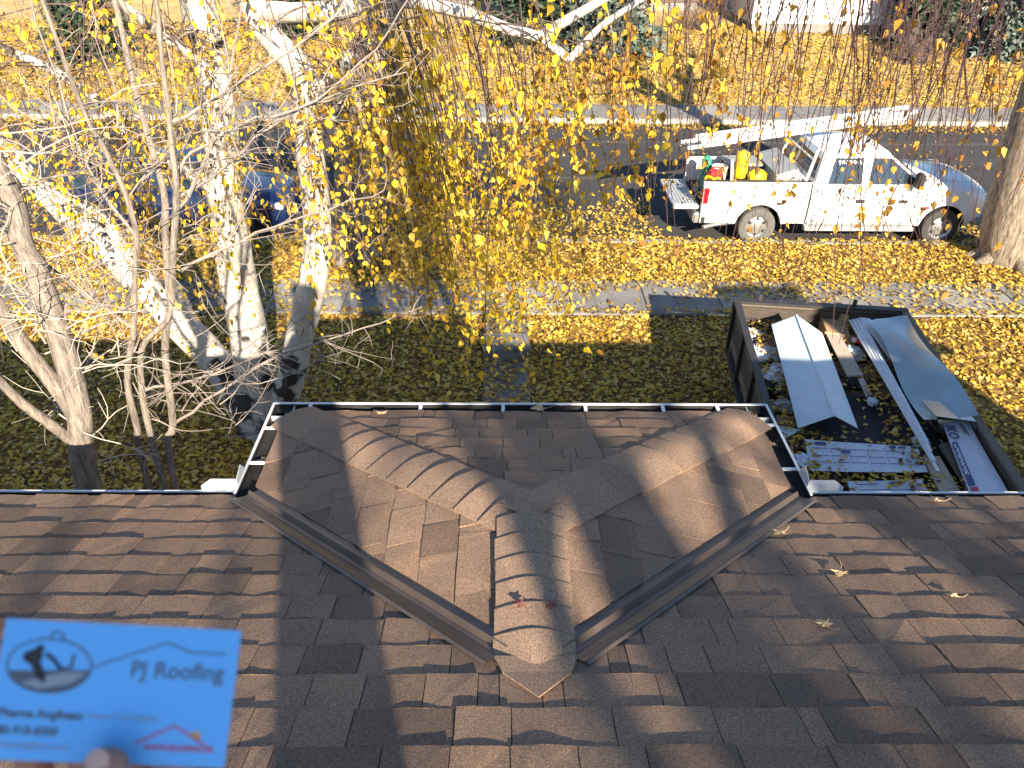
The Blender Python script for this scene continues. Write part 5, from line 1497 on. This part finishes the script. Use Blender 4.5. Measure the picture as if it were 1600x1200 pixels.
for (p_, a_, lb_) in (((-1.155, 2.98, E-.04), .7, 'dry leaf caught in the left side gutter of the bay'), ((1.37, 3.12, E-.04), 2.1, 'dry leaf caught in the right side gutter of the bay'),
                      ((.78, YF+.045, E-.04), 1.1, 'dry leaf lying in the front gutter right of the bay centre')):
    maple(p_, (.1, .1, 1), .06, a_, 'dry_leaf', lb_)

# ================================================================== BUSINESS CARD AND HAND
CRm = Matrix(((0.9919, 0.0645, 0.1095), (-0.0841, 0.9791, 0.1853), (-0.0953, -0.1931, 0.9766)))   # slight tilt of the card to the lens
COf = Vector((-0.1545, -0.1203, -0.3012))                                                      # held low on the left, at reading distance
CM = cam.matrix_world @ (Matrix.Translation(COf) @ CRm.to_4x4())
card = bpy.data.objects.new('business_card', None); COL.objects.link(card); card.matrix_world = CM; card.empty_display_size = .02
tag(card, 'pale business card with roofing logo held up between fingers', 'card')
def cpart(mb, name, m, parent=card):
    me = bpy.data.meshes.new(name); me.from_pydata(mb.v, [], mb.f); me.materials.append(MATS[m])
    o = bpy.data.objects.new(name, me); COL.objects.link(o); o.parent = parent
    return o
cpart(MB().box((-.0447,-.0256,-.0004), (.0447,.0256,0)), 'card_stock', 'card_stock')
S = .0895/373                                # print layout unit on the card, metres
def U(px, py):                               # layout grid -> card plane
    d = Vector(((px-800)/1209, (600-py)/1209, -1.0)); n = CRm.col[2]
    p = CRm.inverted() @ (d*(COf.dot(n)/d.dot(n))-COf)
    return p.x, p.y
def poly(name, pts, m, z=.00015):
    mb = MB(); P = [U(*p) for p in pts]; mb.add([(a, b, z) for a, b in P], [tuple(range(len(P)))]); return cpart(mb, name, m)
def stroke(name, pts, w, m, z=.00015):
    mb = MB(); P = [Vector((*U(*p), z)) for p in pts]
    for a, b in zip(P[:-1], P[1:]):
        d = (b-a).normalized(); n = Vector((-d.y, d.x, 0))*w*S/2
        mb.add([a-n-d*w*S*.3, b-n+d*w*S*.3, b+n+d*w*S*.3, a+n-d*w*S*.3], [(0,1,2,3)])
    return cpart(mb, name, m)
def el(cx, cy, rx, ry, a0, a1, n=24): return [(cx+rx*math.cos(R(a0+(a1-a0)*k/n)), cy+ry*math.sin(R(a0+(a1-a0)*k/n))) for k in range(n+1)]
stroke('logo_ring', el(77, 1040, 66, 42, 0, 360, 40), 3, 'ink_grey')
poly('logo_roof', el(77, 1040, 65, 42, 10, 170, 20), 'ink_grey')
poly('logo_shine', [(30,1066),(100,1050),(136,1052),(110,1068),(60,1076)], 'ink_light', .00022)
poly('logo_worker_body', [(38,1020),(62,1010),(68,1024),(60,1042),(70,1060),(58,1062),(50,1040),(36,1030)], 'print_black', .0003)
poly('logo_worker_head', el(64, 1013, 6, 6, 0, 360, 10), 'print_black', .00032)
stroke('logo_worker_arm', [(74,1022),(84,1030),(96,1046)], 6, 'print_black', .0003)
stroke('logo_worker_leg', [(62,1040),(66,1052),(68,1064)], 7, 'print_black', .0003)
stroke('logo_chimney', [(98,1046),(112,1042),(116,1024)], 5, 'ink_grey', .0003)
stroke('logo_sign', el(90, 995, 10, 8, 150, 400, 10), 3, 'ink_grey')
stroke('roof_line', [(146,1042),(262,1004),(300,1020),(352,1022)], 2.6, 'ink_grey')
def ctext(s, px, py, size, m, bold=0.0, z=.0002):
    x, y = U(px, py); mw = Matrix.Translation((x, y, z))
    return text_mesh(s, size*S, 'lettering', m, None, mw, bold=bold*S)
for (s, px, py, size, m, b) in (('PJ Roofing', 202, 1057, 36, 'ink_grey', .4), ('Pharne Angibeau', -4, 1119, 19, 'ink_grey', .6), ('|  Project Coordinator', 128, 1122, 13, 'ink_light', .1),
                                ('80-918-8300', -6, 1146, 18, 'ink_grey', .6), ('Roofing@telus.com', 0, 1167, 13, 'ink_light', .1)):
    o = ctext(s, px, py, size, m, b); o.parent = card
o = ctext('WWW.ROOFING.CA', 224, 1171, 11.5, 'ink_red', .5); o.parent = card
stroke('red_roof_line', [(212,1161),(274,1134),(333,1174)], 3.2, 'ink_red')
poly('orange_chimney', [(297,1144),(313,1144),(313,1157),(303,1154),(297,1150)], 'ink_orange')

# hand: skinned chains in card space, thumb in front, fingers behind
def skin_mesh(name, chains, parent_m, m, label=None, cat=None):
    me = bpy.data.meshes.new(name); V = []; Ed = []; Rr = []
    for ch in chains:
        b = None
        for (p, r_) in ch:
            if isinstance(p, int): b = p; continue
            V.append(p); Rr.append(r_)
            if b is not None: Ed.append((b, len(V)-1))
            b = len(V)-1
    me.from_pydata(V, Ed, [])
    o = bpy.data.objects.new(name, me); COL.objects.link(o)
    sk = o.modifiers.new('s', 'SKIN'); sk.use_smooth_shade = True
    sv_ = me.skin_vertices[0].data
    for i, r_ in enumerate(Rr): sv_[i].radius = r_ if isinstance(r_, tuple) else (r_, r_)
    sv_[0].use_root = True
    sb = o.modifiers.new('d', 'SUBSURF'); sb.levels = 2; sb.render_levels = 2
    bpy.context.view_layer.update()
    me2 = bpy.data.meshes.new_from_object(o.evaluated_get(bpy.context.evaluated_depsgraph_get()))
    bpy.data.objects.remove(o)
    for f in me2.polygons: f.use_smooth = True
    me2.materials.clear(); me2.materials.append(MATS[m]); me2.name = name
    o = bpy.data.objects.new(name, me2); COL.objects.link(o)
    return o
hand = bpy.data.objects.new('hand', None); COL.objects.link(hand); hand.matrix_world = CM; hand.empty_display_size = .02
tag(hand, 'hand pinching the business card with its thumb in front', 'hand')
tx = U(182, 1160)
chains = [
 [((.004,-.150,-.020), (.027,.020)), ((.004,-.115,-.026), (.038,.013)), ((.002,-.085,-.030), (.040,.012))],
 [(1, 0), ((.030,-.098,-.010), .0125), ((.020,-.070,.006), .0105), ((.008,-.046,.0115), .0096), ((tx[0]+.001,-.030,.0108), .0098), ((tx[0],tx[1]+.0020,.0095), .0086)],
 [(2, 0), ((.026,-.066,-.032), .0095), ((.022,-.040,-.026), .0088), ((.016,-.018,-.014), .0080), ((.010,-.004,-.0085), .0066)],
 [(2, 0), ((.007,-.060,-.036), .0098), ((.004,-.032,-.030), .0090), ((.000,-.008,-.016), .0082), ((-.003,.007,-.0088), .0068)],
 [(2, 0), ((-.012,-.062,-.036), .0094), ((-.015,-.038,-.031), .0086), ((-.018,-.014,-.018), .0078), ((-.019,.000,-.0086), .0066)],
 [(2, 0), ((-.030,-.070,-.033), .0084), ((-.033,-.050,-.030), .0076), ((-.034,-.032,-.020), .0070), ((-.034,-.020,-.0100), .0060)],
]
ho = skin_mesh('skin', chains, None, 'skin'); ho.parent = hand
nl = MB(); nlp = []
for k in range(12):
    a = 2*math.pi*k/12; nlp.append((tx[0]+.0001+.0042*math.cos(a), tx[1]-.0020+.0050*math.sin(a)*.9, 0.0182-.0010*abs(math.cos(a))))
nl.add([(tx[0]+.0001, tx[1]-.0020, .0186)]+nlp, [(0, k+1, (k+1) % 12+1) for k in range(12)])
mat('nail', (0.55, 0.36, 0.30), (0.5, 0.33, 0.28), 0.3, 4)
no = cpart(nl, 'thumb_nail', 'nail', hand)
sl = MB().tube([(.004,-.145,-.019), (.006,-.19,-.012), (.012,-.30,.02), (.02,-.42,.07)], [.034,.040,.048,.055], 16)
so = cpart(sl, 'sleeve', 'sleeve', hand)
for f in so.data.polygons: f.use_smooth = True
